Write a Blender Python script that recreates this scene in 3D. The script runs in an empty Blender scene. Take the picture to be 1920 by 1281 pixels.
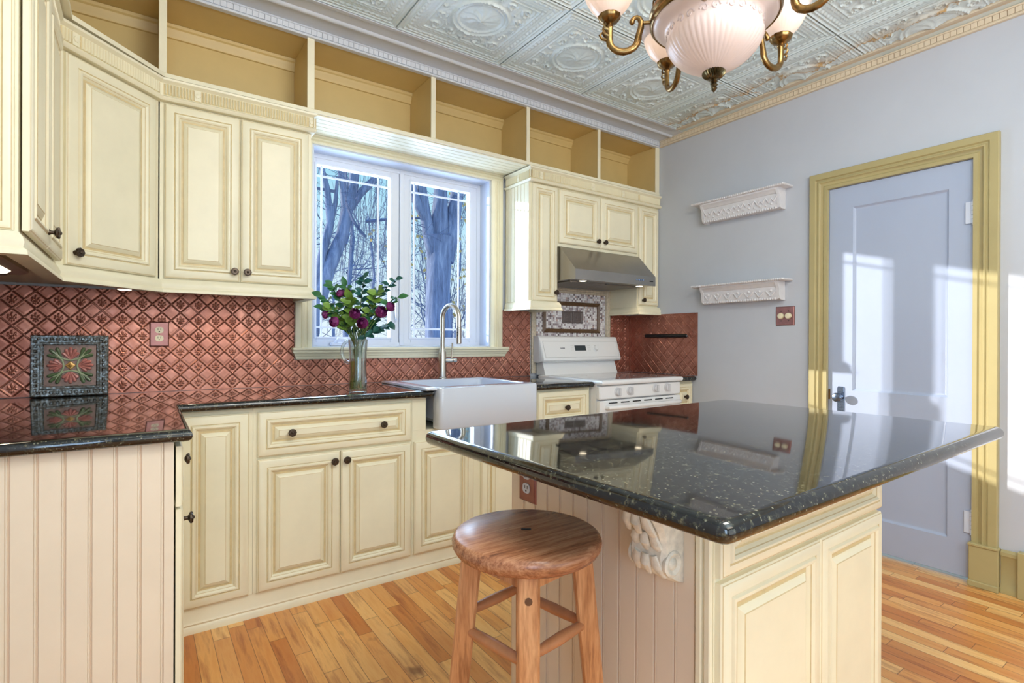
import bpy, bmesh, math, random
import numpy as np
from mathutils import Matrix, Vector

PI = math.pi
S = bpy.context.scene
COL = S.collection

# ------------------------------------------------------------------ camera
CAM = np.array([-3.2968, -3.0437, 1.1625])
YAW, PITCH, ROLL, FPX = -0.6076, -0.0013, 0.0041, 997.88
_F = np.array([-math.sin(YAW) * math.cos(PITCH), math.cos(YAW) * math.cos(PITCH), math.sin(PITCH)])
_R = np.array([math.cos(YAW), math.sin(YAW), 0.0])
_U = np.cross(_R, _F)
_R2 = math.cos(ROLL) * _R + math.sin(ROLL) * _U
_U2 = -math.sin(ROLL) * _R + math.cos(ROLL) * _U
cd = bpy.data.cameras.new('camera')
cam = bpy.data.objects.new('camera', cd)
COL.objects.link(cam)
cam.matrix_world = Matrix(((_R2[0], _U2[0], -_F[0], CAM[0]), (_R2[1], _U2[1], -_F[1], CAM[1]),
                           (_R2[2], _U2[2], -_F[2], CAM[2]), (0, 0, 0, 1)))
cd.sensor_fit = 'HORIZONTAL'
cd.sensor_width = 36.0
cd.lens = FPX * 36.0 / 1920.0
cd.clip_start = 0.02
cd.clip_end = 300
S.camera = cam

# ------------------------------------------------------------------ view + light
S.view_settings.view_transform = 'Standard'
S.view_settings.look = 'None'
S.view_settings.gamma = 1.0
S.view_settings.use_curve_mapping = False
S.view_settings.exposure = 0.0
try:
    cy = S.cycles
    cy.max_bounces = 8
    cy.diffuse_bounces = 4
    cy.glossy_bounces = 4
    cy.transmission_bounces = 6
    cy.transparent_max_bounces = 16
    cy.caustics_reflective = False
    cy.caustics_refractive = False
    cy.use_denoising = True
    cy.sample_clamp_indirect = 6.0
except Exception:
    pass


def lin(c):
    c = c / 255.0
    return c / 12.92 if c <= 0.04045 else ((c + 0.055) / 1.055) ** 2.4


def rgb(r, g, b):
    return (lin(r), lin(g), lin(b), 1.0)


# world: pale winter sky, brighter and whiter towards the horizon
W = bpy.data.worlds.new('winter_sky')
S.world = W
W.use_nodes = True
wn = W.node_tree
wn.nodes.clear()
w_out = wn.nodes.new('ShaderNodeOutputWorld')
w_bg = wn.nodes.new('ShaderNodeBackground')
w_tc = wn.nodes.new('ShaderNodeTexCoord')
w_sep = wn.nodes.new('ShaderNodeSeparateXYZ')
w_rmp = wn.nodes.new('ShaderNodeValToRGB')
wn.links.new(w_tc.outputs['Generated'], w_sep.inputs[0])
wn.links.new(w_sep.outputs['Z'], w_rmp.inputs[0])
wn.links.new(w_rmp.outputs[0], w_bg.inputs[0])
wn.links.new(w_bg.outputs[0], w_out.inputs[0])
el = w_rmp.color_ramp.elements
el[0].position = 0.0
el[0].color = rgb(232, 248, 255)
el[1].position = 0.9
el[1].color = rgb(44, 112, 238)
e = el.new(0.28)
e.color = rgb(170, 226, 250)
w_str = wn.nodes.new('ShaderNodeMapRange')
w_str.inputs[1].default_value = 0.35
w_str.inputs[2].default_value = 0.8
w_str.inputs[3].default_value = 1.0
w_str.inputs[4].default_value = 3.4
wn.links.new(w_sep.outputs['Z'], w_str.inputs[0])
wn.links.new(w_str.outputs[0], w_bg.inputs[1])

# low winter sun through the kitchen window
SUN_DIR = Vector((0.94, -1.0, -0.281)).normalized()
sl = bpy.data.lights.new('sun', 'SUN')
sl.energy = 5.6
sl.angle = math.radians(0.6)
sl.color = (1.0, 0.97, 0.94)
sun = bpy.data.objects.new('sun', sl)
COL.objects.link(sun)
sun.rotation_euler = SUN_DIR.to_track_quat('-Z', 'Y').to_euler()
sun.location = (-6, 6, 4)


def area(name, loc, target, sx, sy, power, color):
    l = bpy.data.lights.new(name, 'AREA')
    l.shape = 'RECTANGLE'
    l.size, l.size_y = sx, sy
    l.energy = power
    l.color = color
    o = bpy.data.objects.new(name, l)
    COL.objects.link(o)
    o.location = loc
    o.rotation_euler = (Vector(target) - Vector(loc)).to_track_quat('-Z', 'Y').to_euler()
    return o


# added fill light in the opening behind the camera, brightening the whole room
area('rear_fill', (-1.9, -5.9, 1.35), (-1.9, 0, 1.35), 3.0, 2.1, 28, (1.0, 0.95, 0.88))
# added warm fill high behind the camera; no ceiling lamp is built
area('rear_warm_fill', (-2.3, -4.4, 2.6), (-2.0, -2.0, 0.4), 1.8, 0.8, 20, (1.0, 0.82, 0.62))
# area light standing in for an unseen side window behind the photographer's left shoulder
area('side_window_standin', (-3.80, -4.1, 1.35), (0.0, -1.7, 0.9), 1.0, 1.3, 34, (0.50, 0.72, 1.0))
# added soft overhead fill above the camera, lifting the base cabinets
area('overhead_fill', (-2.2, -2.7, 2.69), (-2.15, -1.9, 0.9), 1.0, 0.9, 44, (1.0, 0.95, 0.88))
# added unseen fill aimed upwards to brighten the ceiling
area('ceiling_fill', (-2.4, -4.0, 1.85), (-2.2, -3.2, 4.0), 0.9, 0.9, 60, (0.86, 0.95, 1.0))
# blue sky light falling through the kitchen window
area('window_skylight', (-1.95, 0.62, 1.75), (-1.9, -2.2, 1.75), 1.15, 1.1, 44, (0.56, 0.76, 1.0))


# ------------------------------------------------------------------ mesh helpers
class Fr:
    """Local frame: point = o + U*u + V*v + N*n."""

    def __init__(s, o, U=(1, 0, 0), V=(0, 0, 1), N=(0, -1, 0)):
        s.o, s.U, s.V, s.N = (np.array(a, float) for a in (o, U, V, N))

    def P(s, u, v, n):
        return tuple(s.o + s.U * u + s.V * v + s.N * n)


WF = Fr((0, 0, 0), (1, 0, 0), (0, 1, 0), (0, 0, 1))


class MB:
    def __init__(s):
        s.v, s.f, s.m = [], [], []

    def add(s, vs, fs, mi=0):
        b = len(s.v)
        s.v += [tuple(map(float, p)) for p in vs]
        for f in fs:
            s.f.append(tuple(i + b for i in f))
            s.m.append(mi)
        return s

    def fbox(s, fr, u0, u1, v0, v1, n0, n1, mi=0, b=0.0):
        lo, hi = (min(u0, u1), min(v0, v1), min(n0, n1)), (max(u0, u1), max(v0, v1), max(n0, n1))
        b = min(b, *[(hi[i] - lo[i]) * 0.49 for i in range(3)])
        if b <= 0:
            c = [(x, y, z) for z in (lo[2], hi[2]) for y in (lo[1], hi[1]) for x in (lo[0], hi[0])]
            return s.add([fr.P(*p) for p in c],
                         [(0, 2, 3, 1), (4, 5, 7, 6), (0, 1, 5, 4), (2, 6, 7, 3), (0, 4, 6, 2), (1, 3, 7, 5)], mi)
        vs, idx = [], {}
        for sx in (0, 1):
            for sy in (0, 1):
                for sz in (0, 1):
                    sg = (sx, sy, sz)
                    for a in range(3):
                        p = []
                        for k in range(3):
                            e = hi[k] if sg[k] else lo[k]
                            if k != a:
                                e += -b if sg[k] else b
                            p.append(e)
                        idx[(sx, sy, sz, a)] = len(vs)
                        vs.append(fr.P(*p))
        fs = []
        for a in range(3):
            o = [k for k in range(3) if k != a]
            for sa in (0, 1):
                q = []
                for (p, r) in ((0, 0), (1, 0), (1, 1), (0, 1)):
                    t = [0, 0, 0]
                    t[a], t[o[0]], t[o[1]] = sa, p, r
                    q.append(idx[tuple(t) + (a,)])
                fs.append(q)
            # edges along axis a
            for p in (0, 1):
                for r in (0, 1):
                    t0, t1 = [0, 0, 0], [0, 0, 0]
                    t0[a], t1[a] = 0, 1
                    t0[o[0]] = t1[o[0]] = p
                    t0[o[1]] = t1[o[1]] = r
                    fs.append([idx[tuple(t0) + (o[0],)], idx[tuple(t1) + (o[0],)],
                               idx[tuple(t1) + (o[1],)], idx[tuple(t0) + (o[1],)]])
        for sx in (0, 1):
            for sy in (0, 1):
                for sz in (0, 1):
                    fs.append([idx[(sx, sy, sz, a)] for a in range(3)])
        return s.add(vs, fs, mi)

    def box(s, x0, x1, y0, y1, z0, z1, mi=0, b=0.0):
        return s.fbox(WF, x0, x1, y0, y1, z0, z1, mi, b)

    def rings(s, rs, mis=0, cap0=False, cap1=False, closed=True):
        """Bridge a list of equal-length vertex rings."""
        n = len(rs[0])
        vs = [p for r in rs for p in r]
        b = len(s.v)
        s.v += [tuple(map(float, p)) for p in vs]
        for k in range(len(rs) - 1):
            mi = mis[k] if isinstance(mis, (list, tuple)) else mis
            for i in range(n if closed else n - 1):
                j = (i + 1) % n
                s.f.append((b + k * n + i, b + k * n + j, b + (k + 1) * n + j, b + (k + 1) * n + i))
                s.m.append(mi)
        m0 = mis[0] if isinstance(mis, (list, tuple)) else mis
        m1 = mis[-1] if isinstance(mis, (list, tuple)) else mis
        if cap0:
            s.f.append(tuple(b + i for i in range(n))[::-1])
            s.m.append(m0)
        if cap1:
            s.f.append(tuple(b + (len(rs) - 1) * n + i for i in range(n)))
            s.m.append(m1)
        return s

    def panel(s, fr, u0, u1, v0, v1, prof, cap=0):
        """Nested rectangles: prof = [(inset, height, material of the band after it)]."""
        rs = []
        for (i, n, m) in prof:
            rs.append([fr.P(u0 + i, v0 + i, n), fr.P(u1 - i, v0 + i, n), fr.P(u1 - i, v1 - i, n), fr.P(u0 + i, v1 - i, n)])
        s.rings(rs, [p[2] for p in prof[:-1]])
        b = len(s.v)
        s.f.append((b - 4, b - 3, b - 2, b - 1))
        s.m.append(cap)
        b0 = b - 4 * len(prof)
        s.f.append((b0 + 3, b0 + 2, b0 + 1, b0))
        s.m.append(0)
        return s

    def extrude(s, fr, pts, v0, v1, mi=0, closed=True, caps=True):
        """pts = [(u, n)] extruded along V."""
        a = [fr.P(u, v0, n) for u, n in pts]
        c = [fr.P(u, v1, n) for u, n in pts]
        return s.rings([a, c], mi, caps and closed, caps and closed, closed)

    def lathe(s, prof, seg=24, mi=0, fr=None, rmod=None, caps=True):
        """prof = [(r, h)]; axis is N of fr."""
        fr = fr or WF
        rs = []
        for r, h in prof:
            ring = []
            for k in range(seg):
                a = 2 * PI * k / seg
                rr = r * (rmod(a, r, h) if rmod else 1.0)
                ring.append(fr.P(rr * math.cos(a), rr * math.sin(a), h))
            rs.append(ring)
        return s.rings(rs, mi, caps, caps)

    def tube(s, pts, rad, seg=10, mi=0, caps=True, closed=False, flat=1.0):
        pts = [np.array(p, float) for p in pts]
        n = len(pts)
        if not isinstance(rad, (list, tuple)):
            rad = [rad] * n
        tang = []
        for i in range(n):
            if closed:
                t = pts[(i + 1) % n] - pts[i - 1]
            else:
                t = pts[min(i + 1, n - 1)] - pts[max(i - 1, 0)]
            l = np.linalg.norm(t)
            tang.append(t / l if l > 1e-9 else np.array([0, 0, 1.0]))
        up = np.array([0, 0, 1.0]) if abs(tang[0][2]) < 0.9 else np.array([1.0, 0, 0])
        nx = np.cross(tang[0], up)
        nx /= np.linalg.norm(nx)
        rs = []
        for i in range(n):
            t = tang[i]
            nx = nx - t * (nx @ t)
            nx /= max(np.linalg.norm(nx), 1e-9)
            ny = np.cross(t, nx)
            rs.append([pts[i] + rad[i] * (nx * math.cos(2 * PI * k / seg) + flat * ny * math.sin(2 * PI * k / seg)) for k in range(seg)])
        if closed:
            rs.append(rs[0])
            caps = False
        return s.rings(rs, mi, caps, caps)

    def sweep(s, path, prof, lo=0, hi=None, mi=0, closed_path=False, caps=True):
        """Closed profile [(off, z)] along an XY path; off grows to the right of travel; mitred."""
        p = [np.array(q, float) for q in path]
        n = len(p)
        hi = (n - 1 if not closed_path else n) if hi is None else hi

        def nor(i):
            d = p[(i + 1) % n] - p[i % n]
            d /= np.linalg.norm(d)
            return np.array([d[1], -d[0]])
        ms = []
        for i in range(n):
            if not closed_path and i == 0:
                ms.append(nor(0))
            elif not closed_path and i == n - 1:
                ms.append(nor(n - 2))
            else:
                a, b = nor((i - 1) % n), nor(i)
                ms.append((a + b) / (1 + a @ b))
        rs = []
        for i in range(lo, hi + 1):
            q, m = p[i % n], ms[i % n]
            rs.append([(q[0] + m[0] * o, q[1] + m[1] * o, z) for o, z in prof])
        full = closed_path and lo == 0 and hi == n
        return s.rings(rs, mi, caps and not full, caps and not full)

    def slab(s, path, z0, z1, r, mi=0, seg=6):
        """Horizontal slab with a full bullnose edge; path runs so that its right side is outward."""
        p = [np.array(q, float) for q in path]
        n = len(p)
        area2 = sum(p[i][0] * p[(i + 1) % n][1] - p[(i + 1) % n][0] * p[i][1] for i in range(n))
        if area2 < 0:
            p = p[::-1]

        def nor(i):
            d = p[(i + 1) % n] - p[i % n]
            d /= np.linalg.norm(d)
            return np.array([d[1], -d[0]])
        ms = []
        for i in range(n):
            a, b = nor((i - 1) % n), nor(i)
            ms.append((a + b) / max(1 + a @ b, 0.2))
        zc, hh = (z0 + z1) / 2, (z1 - z0) / 2
        rs = []
        for k in range(2 * seg + 1):
            a = -PI / 2 + PI * k / (2 * seg)
            off = -r + r * math.cos(a)
            z = zc + hh * math.sin(a)
            rs.append([(p[i][0] + ms[i][0] * off, p[i][1] + ms[i][1] * off, z) for i in range(n)])
        return s.rings(rs, mi, True, True)

    def grid(s, X, Y, Z, mi=0):
        h, w = X.shape
        b = len(s.v)
        s.v += list(map(tuple, np.stack([X, Y, Z], -1).reshape(-1, 3).tolist()))
        i = np.arange(h * w).reshape(h, w)
        q = np.stack([i[:-1, :-1], i[:-1, 1:], i[1:, 1:], i[1:, :-1]], -1).reshape(-1, 4) + b
        s.f += list(map(tuple, q.tolist()))
        s.m += [mi] * len(q)
        return s

    def ball(s, c, r, seg=12, rings=8, mi=0, sc=(1, 1, 1)):
        prof = [(max(r * math.sin(PI * k / rings), 1e-5), -r * math.cos(PI * k / rings)) for k in range(rings + 1)]
        fr = Fr(c, (sc[0], 0, 0), (0, sc[1], 0), (0, 0, sc[2]))
        return s.lathe(prof, seg, mi, fr)


WM = {}
_loc = {}


def mesh_of(name, mb, mats, M=None, angle=35, recalc=True):
    me = bpy.data.meshes.new(name)
    vs = mb.v
    if M is not None:
        A = np.array(M.inverted())
        V = np.array(vs)
        vs = (V @ A[:3, :3].T + A[:3, 3]).tolist()
    me.from_pydata(vs, [], mb.f)
    for m in (mats if isinstance(mats, (list, tuple)) else [mats]):
        me.materials.append(m)
    me.polygons.foreach_set('material_index', mb.m)
    if recalc:
        bm = bmesh.new()
        bm.from_mesh(me)
        bmesh.ops.recalc_face_normals(bm, faces=bm.faces)
        bm.to_mesh(me)
        bm.free()
    me.polygons.foreach_set('use_smooth', [True] * len(me.polygons))
    try:
        me.set_sharp_from_angle(angle=math.radians(angle))
    except Exception:
        pass
    me.update()
    return me


def tag(o, label=None, cat=None, group=None, kind=None):
    if label:
        o['label'] = label
    if cat:
        o['category'] = cat
    if group:
        o['group'] = group
    if kind:
        o['kind'] = kind
    return o


def thing(name, label, cat, loc=(0, 0, 0), rz=0.0, group=None):
    o = bpy.data.objects.new(name, None)
    o.empty_display_size = 0.05
    COL.objects.link(o)
    o.location = loc
    o.rotation_euler = (0, 0, rz)
    WM[o.name] = Matrix.Translation(Vector(loc)) @ Matrix.Rotation(rz, 4, 'Z')
    return tag(o, label, cat, group)


def part(name, mb, mats, parent, angle=35, recalc=True, label=None):
    """A mesh given in world coordinates, stored in its parent's frame."""
    M = WM[parent.name]
    o = bpy.data.objects.new(name, mesh_of(name, mb, mats, M, angle, recalc))
    COL.objects.link(o)
    o.parent = parent
    WM[o.name] = M
    if label:
        o['label'] = label
    return o


def single(name, mb, mats, label, cat, loc=(0, 0, 0), group=None, kind=None, angle=35, recalc=True):
    M = Matrix.Translation(Vector(loc))
    o = bpy.data.objects.new(name, mesh_of(name, mb, mats, M, angle, recalc))
    COL.objects.link(o)
    o.location = loc
    WM[o.name] = M
    return tag(o, label, cat, group, kind)


def struct(name, mb, mats, angle=35, recalc=True, parent=None):
    o = bpy.data.objects.new(name, mesh_of(name, mb, mats, WM[parent.name] if parent else None, angle, recalc))
    COL.objects.link(o)
    if parent:
        o.parent = parent
        WM[o.name] = WM[parent.name]
    else:
        WM[o.name] = Matrix.Identity(4)
        o['kind'] = 'structure'
    return o


def frame_matrix(p, n, up=(0, 0, 1)):
    z = Vector(n).normalized()
    u = Vector(up)
    if abs(z.dot(u)) > 0.95:
        u = Vector((1, 0, 0))
    x = u.cross(z).normalized()
    y = z.cross(x)
    return Matrix(((x[0], y[0], z[0], p[0]), (x[1], y[1], z[1], p[1]), (x[2], y[2], z[2], p[2]), (0, 0, 0, 1)))


def place(name, mesh, parent, M):
    o = bpy.data.objects.new(name, mesh)
    COL.objects.link(o)
    if parent:
        o.parent = parent
        o.matrix_basis = WM[parent.name].inverted() @ M
    else:
        o.matrix_basis = M
    WM[o.name] = M
    return o


def copy_tree(o, parent=None):
    c = o.copy()
    COL.objects.link(c)
    if parent:
        c.parent = parent
        c.matrix_parent_inverse = o.matrix_parent_inverse.copy()
    for ch in [x for x in COL.objects if x.parent == o]:
        copy_tree(ch, c)
    return c


# ------------------------------------------------------------------ materials
def new_mat(name):
    m = bpy.data.materials.new(name)
    m.use_nodes = True
    nt = m.node_tree
    b = nt.nodes.get('Principled BSDF')
    return m, nt, b


def nd(nt, t, **kw):
    n = nt.nodes.new(t)
    for k, v in kw.items():
        setattr(n, k, v)
    return n


def mth(nt, op, a, b=None, c=None):
    n = nt.nodes.new('ShaderNodeMath')
    n.operation = op
    for i, x in enumerate((a, b, c)):
        if x is None:
            continue
        if isinstance(x, (int, float)):
            n.inputs[i].default_value = x
        else:
            nt.links.new(x, n.inputs[i])
    return n.outputs[0]


def mixc(nt, fac, a, b, blend='MIX'):
    n = nt.nodes.new('ShaderNodeMix')
    n.data_type = 'RGBA'
    n.blend_type = blend
    for i, x in ((0, fac), (6, a), (7, b)):
        if isinstance(x, (int, float)):
            n.inputs[i].default_value = x
        elif isinstance(x, tuple):
            n.inputs[i].default_value = x
        else:
            nt.links.new(x, n.inputs[i])
    return n.outputs[2]


def ramp(nt, fac, stops, interp='LINEAR'):
    n = nt.nodes.new('ShaderNodeValToRGB')
    n.color_ramp.interpolation = interp
    e = n.color_ramp.elements
    e[0].position, e[0].color = stops[0]
    e[1].position, e[1].color = stops[-1]
    for p, c in stops[1:-1]:
        x = e.new(p)
        x.color = c
    nt.links.new(fac, n.inputs[0])
    return n.outputs[0]


def noise(nt, vec, scale, detail=3.0, rough=0.5):
    n = nt.nodes.new('ShaderNodeTexNoise')
    n.inputs['Scale'].default_value = scale
    n.inputs['Detail'].default_value = detail
    n.inputs['Roughness'].default_value = rough
    if vec is not None:
        nt.links.new(vec, n.inputs['Vector'])
    return n.outputs[0]


def gpos(nt):
    return nt.nodes.new('ShaderNodeNewGeometry').outputs['Position']


def stretch(nt, vec, sx, sy, sz):
    n = nt.nodes.new('ShaderNodeMapping')
    n.inputs['Scale'].default_value = (sx, sy, sz)
    nt.links.new(vec, n.inputs['Vector'])
    return n.outputs[0]


def bump(nt, b, height, strength=0.2, dist=0.002):
    n = nt.nodes.new('ShaderNodeBump')
    n.inputs['Strength'].default_value = strength
    n.inputs['Distance'].default_value = dist
    nt.links.new(height, n.inputs['Height'])
    nt.links.new(n.outputs[0], b.inputs['Normal'])


def simple(name, col, rough=0.5, metal=0.0, var=0.0, scale=20.0, bmp=0.0, coat=0.0, spec=None, emit=None, es=0.0):
    m, nt, b = new_mat(name)
    b.inputs['Base Color'].default_value = col
    b.inputs['Roughness'].default_value = rough
    b.inputs['Metallic'].default_value = metal
    if coat:
        b.inputs['Coat Weight'].default_value = coat
        b.inputs['Coat Roughness'].default_value = 0.05
    if spec is not None:
        b.inputs['Specular IOR Level'].default_value = spec
    if var or bmp:
        n = noise(nt, gpos(nt), scale, 4.0, 0.6)
        if var:
            dark = tuple(c * (1 - var) for c in col[:3]) + (1,)
            lite = tuple(min(c * (1 + var * 0.6), 1) for c in col[:3]) + (1,)
            nt.links.new(ramp(nt, n, [(0.3, dark), (0.7, lite)]), b.inputs['Base Color'])
        if bmp:
            bump(nt, b, n, bmp)
    if emit:
        b.inputs['Emission Color'].default_value = emit
        b.inputs['Emission Strength'].default_value = es
    return m


M_CREAM = simple('cream_paint', rgb(239, 231, 202), 0.38, var=0.05, scale=6)
M_GLAZE = simple('tan_glaze', rgb(214, 194, 148), 0.45, var=0.12, scale=30)
M_BEAD = simple('blush_cream_paint', rgb(231, 216, 194), 0.42, var=0.04, scale=5)
M_BEADLINE = simple('bead_groove_glaze', rgb(212, 188, 164), 0.5)
M_OCHRE = simple('shaded_ochre', rgb(214, 188, 128), 0.45, var=0.05, scale=5)  # cubby insides: deepened yellow with the warm shade put into the colour
M_CASING = simple('mustard_casing_paint', rgb(178, 164, 116), 0.38, var=0.05, scale=6)
M_WALL = simple('blue_white_wall_paint', rgb(194, 198, 206), 0.6, var=0.03, scale=3, bmp=0.03)
M_WHITE = simple('white_gloss_paint', rgb(206, 213, 227), 0.25, var=0.02, scale=4)
M_DOOR = simple('pale_blue_white_door_paint', rgb(172, 183, 205), 0.22, var=0.02, scale=4)
M_PLASTER = simple('white_plaster', rgb(214, 218, 224), 0.55, var=0.05, scale=3)
M_VINYL = simple('white_vinyl', rgb(226, 230, 238), 0.35)
M_ENAMEL = simple('white_enamel', rgb(236, 236, 236), 0.18, coat=0.4)
M_CERAMIC = simple('white_fireclay', rgb(206, 211, 221), 0.12, coat=0.6)
M_BRONZE = simple('dark_bronze', rgb(84, 72, 62), 0.38, metal=0.85, var=0.35, scale=160)
M_BRASS = simple('antique_brass', rgb(140, 110, 68), 0.28, metal=1.0, var=0.35, scale=60)
M_DKBRASS = simple('aged_brass', rgb(96, 84, 60), 0.32, metal=1.0, var=0.4, scale=90)
M_STEEL = simple('brushed_steel', rgb(176, 172, 166), 0.3, metal=1.0, var=0.06, scale=8)
M_NICKEL = simple('brushed_nickel', rgb(196, 190, 178), 0.27, metal=1.0)
M_CHROME = simple('old_nickel', rgb(120, 136, 164), 0.25, metal=1.0, var=0.3, scale=200)
M_BLACK = simple('black_plastic', rgb(22, 22, 24), 0.35)
M_DARK = simple('dark_void', rgb(14, 12, 12), 0.8)
M_GREY = simple('grey_plastic', rgb(196, 194, 188), 0.35)
M_CREAMPL = simple('cream_plastic', rgb(232, 222, 190), 0.35)
M_COPPERPL = simple('copper_plate', rgb(150, 104, 98), 0.32, metal=0.8, var=0.15, scale=40)
M_SCREEN = simple('dark_display', rgb(58, 66, 70), 0.15)
M_WARM = simple('warm_lamp_lens', rgb(255, 240, 214), 0.3, emit=(1.0, 0.86, 0.62, 1), es=5.0)


def mat_copper():
    m, nt, b = new_mat('embossed_copper')
    p = gpos(nt)
    n = noise(nt, p, 9, 5, 0.6)
    c = ramp(nt, n, [(0.3, rgb(160, 102, 86)), (0.55, rgb(180, 122, 104)), (0.8, rgb(198, 142, 122))])
    nt.links.new(c, b.inputs['Base Color'])
    b.inputs['Metallic'].default_value = 0.72
    r = ramp(nt, noise(nt, p, 30, 3), [(0.3, (0.3, 0.3, 0.3, 1)), (0.7, (0.46, 0.46, 0.46, 1))])
    nt.links.new(r, b.inputs['Roughness'])
    return m


M_COPPER = mat_copper()
M_PATINA = simple('brown_copper_patina', rgb(122, 70, 56), 0.45, metal=0.5, var=0.3, scale=50)


def mat_granite(name, lift=1.0):
    m, nt, b = new_mat(name)
    p = gpos(nt)
    v1 = nd(nt, 'ShaderNodeTexVoronoi')
    v1.inputs['Scale'].default_value = 135
    nt.links.new(p, v1.inputs['Vector'])
    n1 = noise(nt, p, 75, 4, 0.75)
    n2 = noise(nt, p, 14, 4, 0.6)
    base = ramp(nt, n1, [(0.40, rgb(7, 8, 10)), (0.53, rgb(18, 20, 22)), (0.62, rgb(58, 58, 46)), (0.72, rgb(118, 112, 86))])
    fl = mth(nt, 'LESS_THAN', v1.outputs['Distance'], 0.26)
    sep = nd(nt, 'ShaderNodeSeparateColor')
    nt.links.new(v1.outputs['Color'], sep.inputs[0])
    pick = mth(nt, 'MULTIPLY', fl, mth(nt, 'GREATER_THAN', sep.outputs[0], 0.66))
    pick = mth(nt, 'MULTIPLY', pick, mth(nt, 'GREATER_THAN', n2, 0.44))
    c = mixc(nt, pick, base, rgb(118, 116, 98))
    nt.links.new(c, b.inputs['Base Color'])
    b.inputs['Roughness'].default_value = 0.055
    b.inputs['IOR'].default_value = 1.52
    b.inputs['Coat Weight'].default_value = 0.35
    b.inputs['Coat Roughness'].default_value = 0.03
    bump(nt, b, noise(nt, stretch(nt, p, 1, 1, 1), 90, 2), 0.02, 0.001)
    return m


M_GRANITE = mat_granite('black_granite')


def mat_floor():
    m, nt, b = new_mat('maple_floor_boards')
    p = gpos(nt)
    s = nd(nt, 'ShaderNodeSeparateXYZ')
    nt.links.new(p, s.inputs[0])
    x = mth(nt, 'DIVIDE', s.outputs[0], 0.059)
    row = mth(nt, 'FLOOR', x)
    wn1 = nd(nt, 'ShaderNodeTexWhiteNoise', noise_dimensions='1D')
    nt.links.new(row, wn1.inputs['W'])
    y = mth(nt, 'ADD', mth(nt, 'DIVIDE', s.outputs[1], 0.48), mth(nt, 'MULTIPLY', wn1.outputs['Value'], 7.0))
    colm = mth(nt, 'FLOOR', y)
    cb = nd(nt, 'ShaderNodeCombineXYZ')
    nt.links.new(row, cb.inputs[0])
    nt.links.new(colm, cb.inputs[1])
    wn2 = nd(nt, 'ShaderNodeTexWhiteNoise', noise_dimensions='2D')
    nt.links.new(cb.outputs[0], wn2.inputs['Vector'])
    tone = ramp(nt, wn2.outputs['Value'], [(0.0, rgb(204, 126, 60)), (0.25, rgb(224, 154, 82)), (0.55, rgb(236, 174, 100)),
                                           (0.8, rgb(245, 196, 126)), (1.0, rgb(212, 136, 68))])
    # grain, shifted per board
    off = nd(nt, 'ShaderNodeVectorMath', operation='MULTIPLY_ADD')
    nt.links.new(wn2.outputs['Color'], off.inputs[0])
    off.inputs[1].default_value = (7, 7, 7)
    nt.links.new(p, off.inputs[2])
    g = noise(nt, stretch(nt, off.outputs[0], 34, 3.2, 1), 1.0, 5, 0.62)
    gr = ramp(nt, g, [(0.3, rgb(166, 92, 42)), (0.5, rgb(255, 255, 255)), (0.72, rgb(236, 204, 160))])
    c = mixc(nt, 0.62, tone, gr, 'MULTIPLY')
    kn = noise(nt, stretch(nt, off.outputs[0], 9, 5, 1), 1.0, 3, 0.5)
    knot = ramp(nt, kn, [(0.67, (0, 0, 0, 1)), (0.76, (1, 1, 1, 1))])
    c = mixc(nt, mth(nt, 'MULTIPLY', knot, 0.7), c, rgb(112, 58, 26))
    fx = mth(nt, 'ABSOLUTE', mth(nt, 'SUBTRACT', mth(nt, 'FRACT', x), 0.5))
    fy = mth(nt, 'ABSOLUTE', mth(nt, 'SUBTRACT', mth(nt, 'FRACT', y), 0.5))
    seam = mth(nt, 'MAXIMUM', mth(nt, 'GREATER_THAN', fx, 0.482), mth(nt, 'GREATER_THAN', fy, 0.4975))
    c = mixc(nt, mth(nt, 'MULTIPLY', seam, 0.75), c, rgb(104, 58, 26))
    nt.links.new(c, b.inputs['Base Color'])
    b.inputs['Roughness'].default_value = 0.3
    bump(nt, b, mth(nt, 'SUBTRACT', 1.0, seam), 0.35, 0.001)
    return m


M_FLOOR = mat_floor()


def mat_wood(name, dark, mid, lite, sx, sy, sz, rough=0.35, loc=False):
    m, nt, b = new_mat(name)
    if loc:
        p = nt.nodes.new('ShaderNodeTexCoord').outputs['Object']
    else:
        p = gpos(nt)
    q = stretch(nt, p, sx, sy, sz)
    g = noise(nt, q, 1.0, 6, 0.65)
    g2 = noise(nt, stretch(nt, p, sx * 4, sy * 4, sz * 4), 1.0, 3, 0.6)
    c = ramp(nt, g, [(0.28, dark), (0.46, mid), (0.7, lite)])
    c = mixc(nt, 0.35, c, ramp(nt, g2, [(0.35, rgb(150, 110, 80)), (0.6, rgb(255, 255, 255))]), 'MULTIPLY')
    nt.links.new(c, b.inputs['Base Color'])
    b.inputs['Roughness'].default_value = rough
    bump(nt, b, g2, 0.12, 0.001)
    return m


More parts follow.
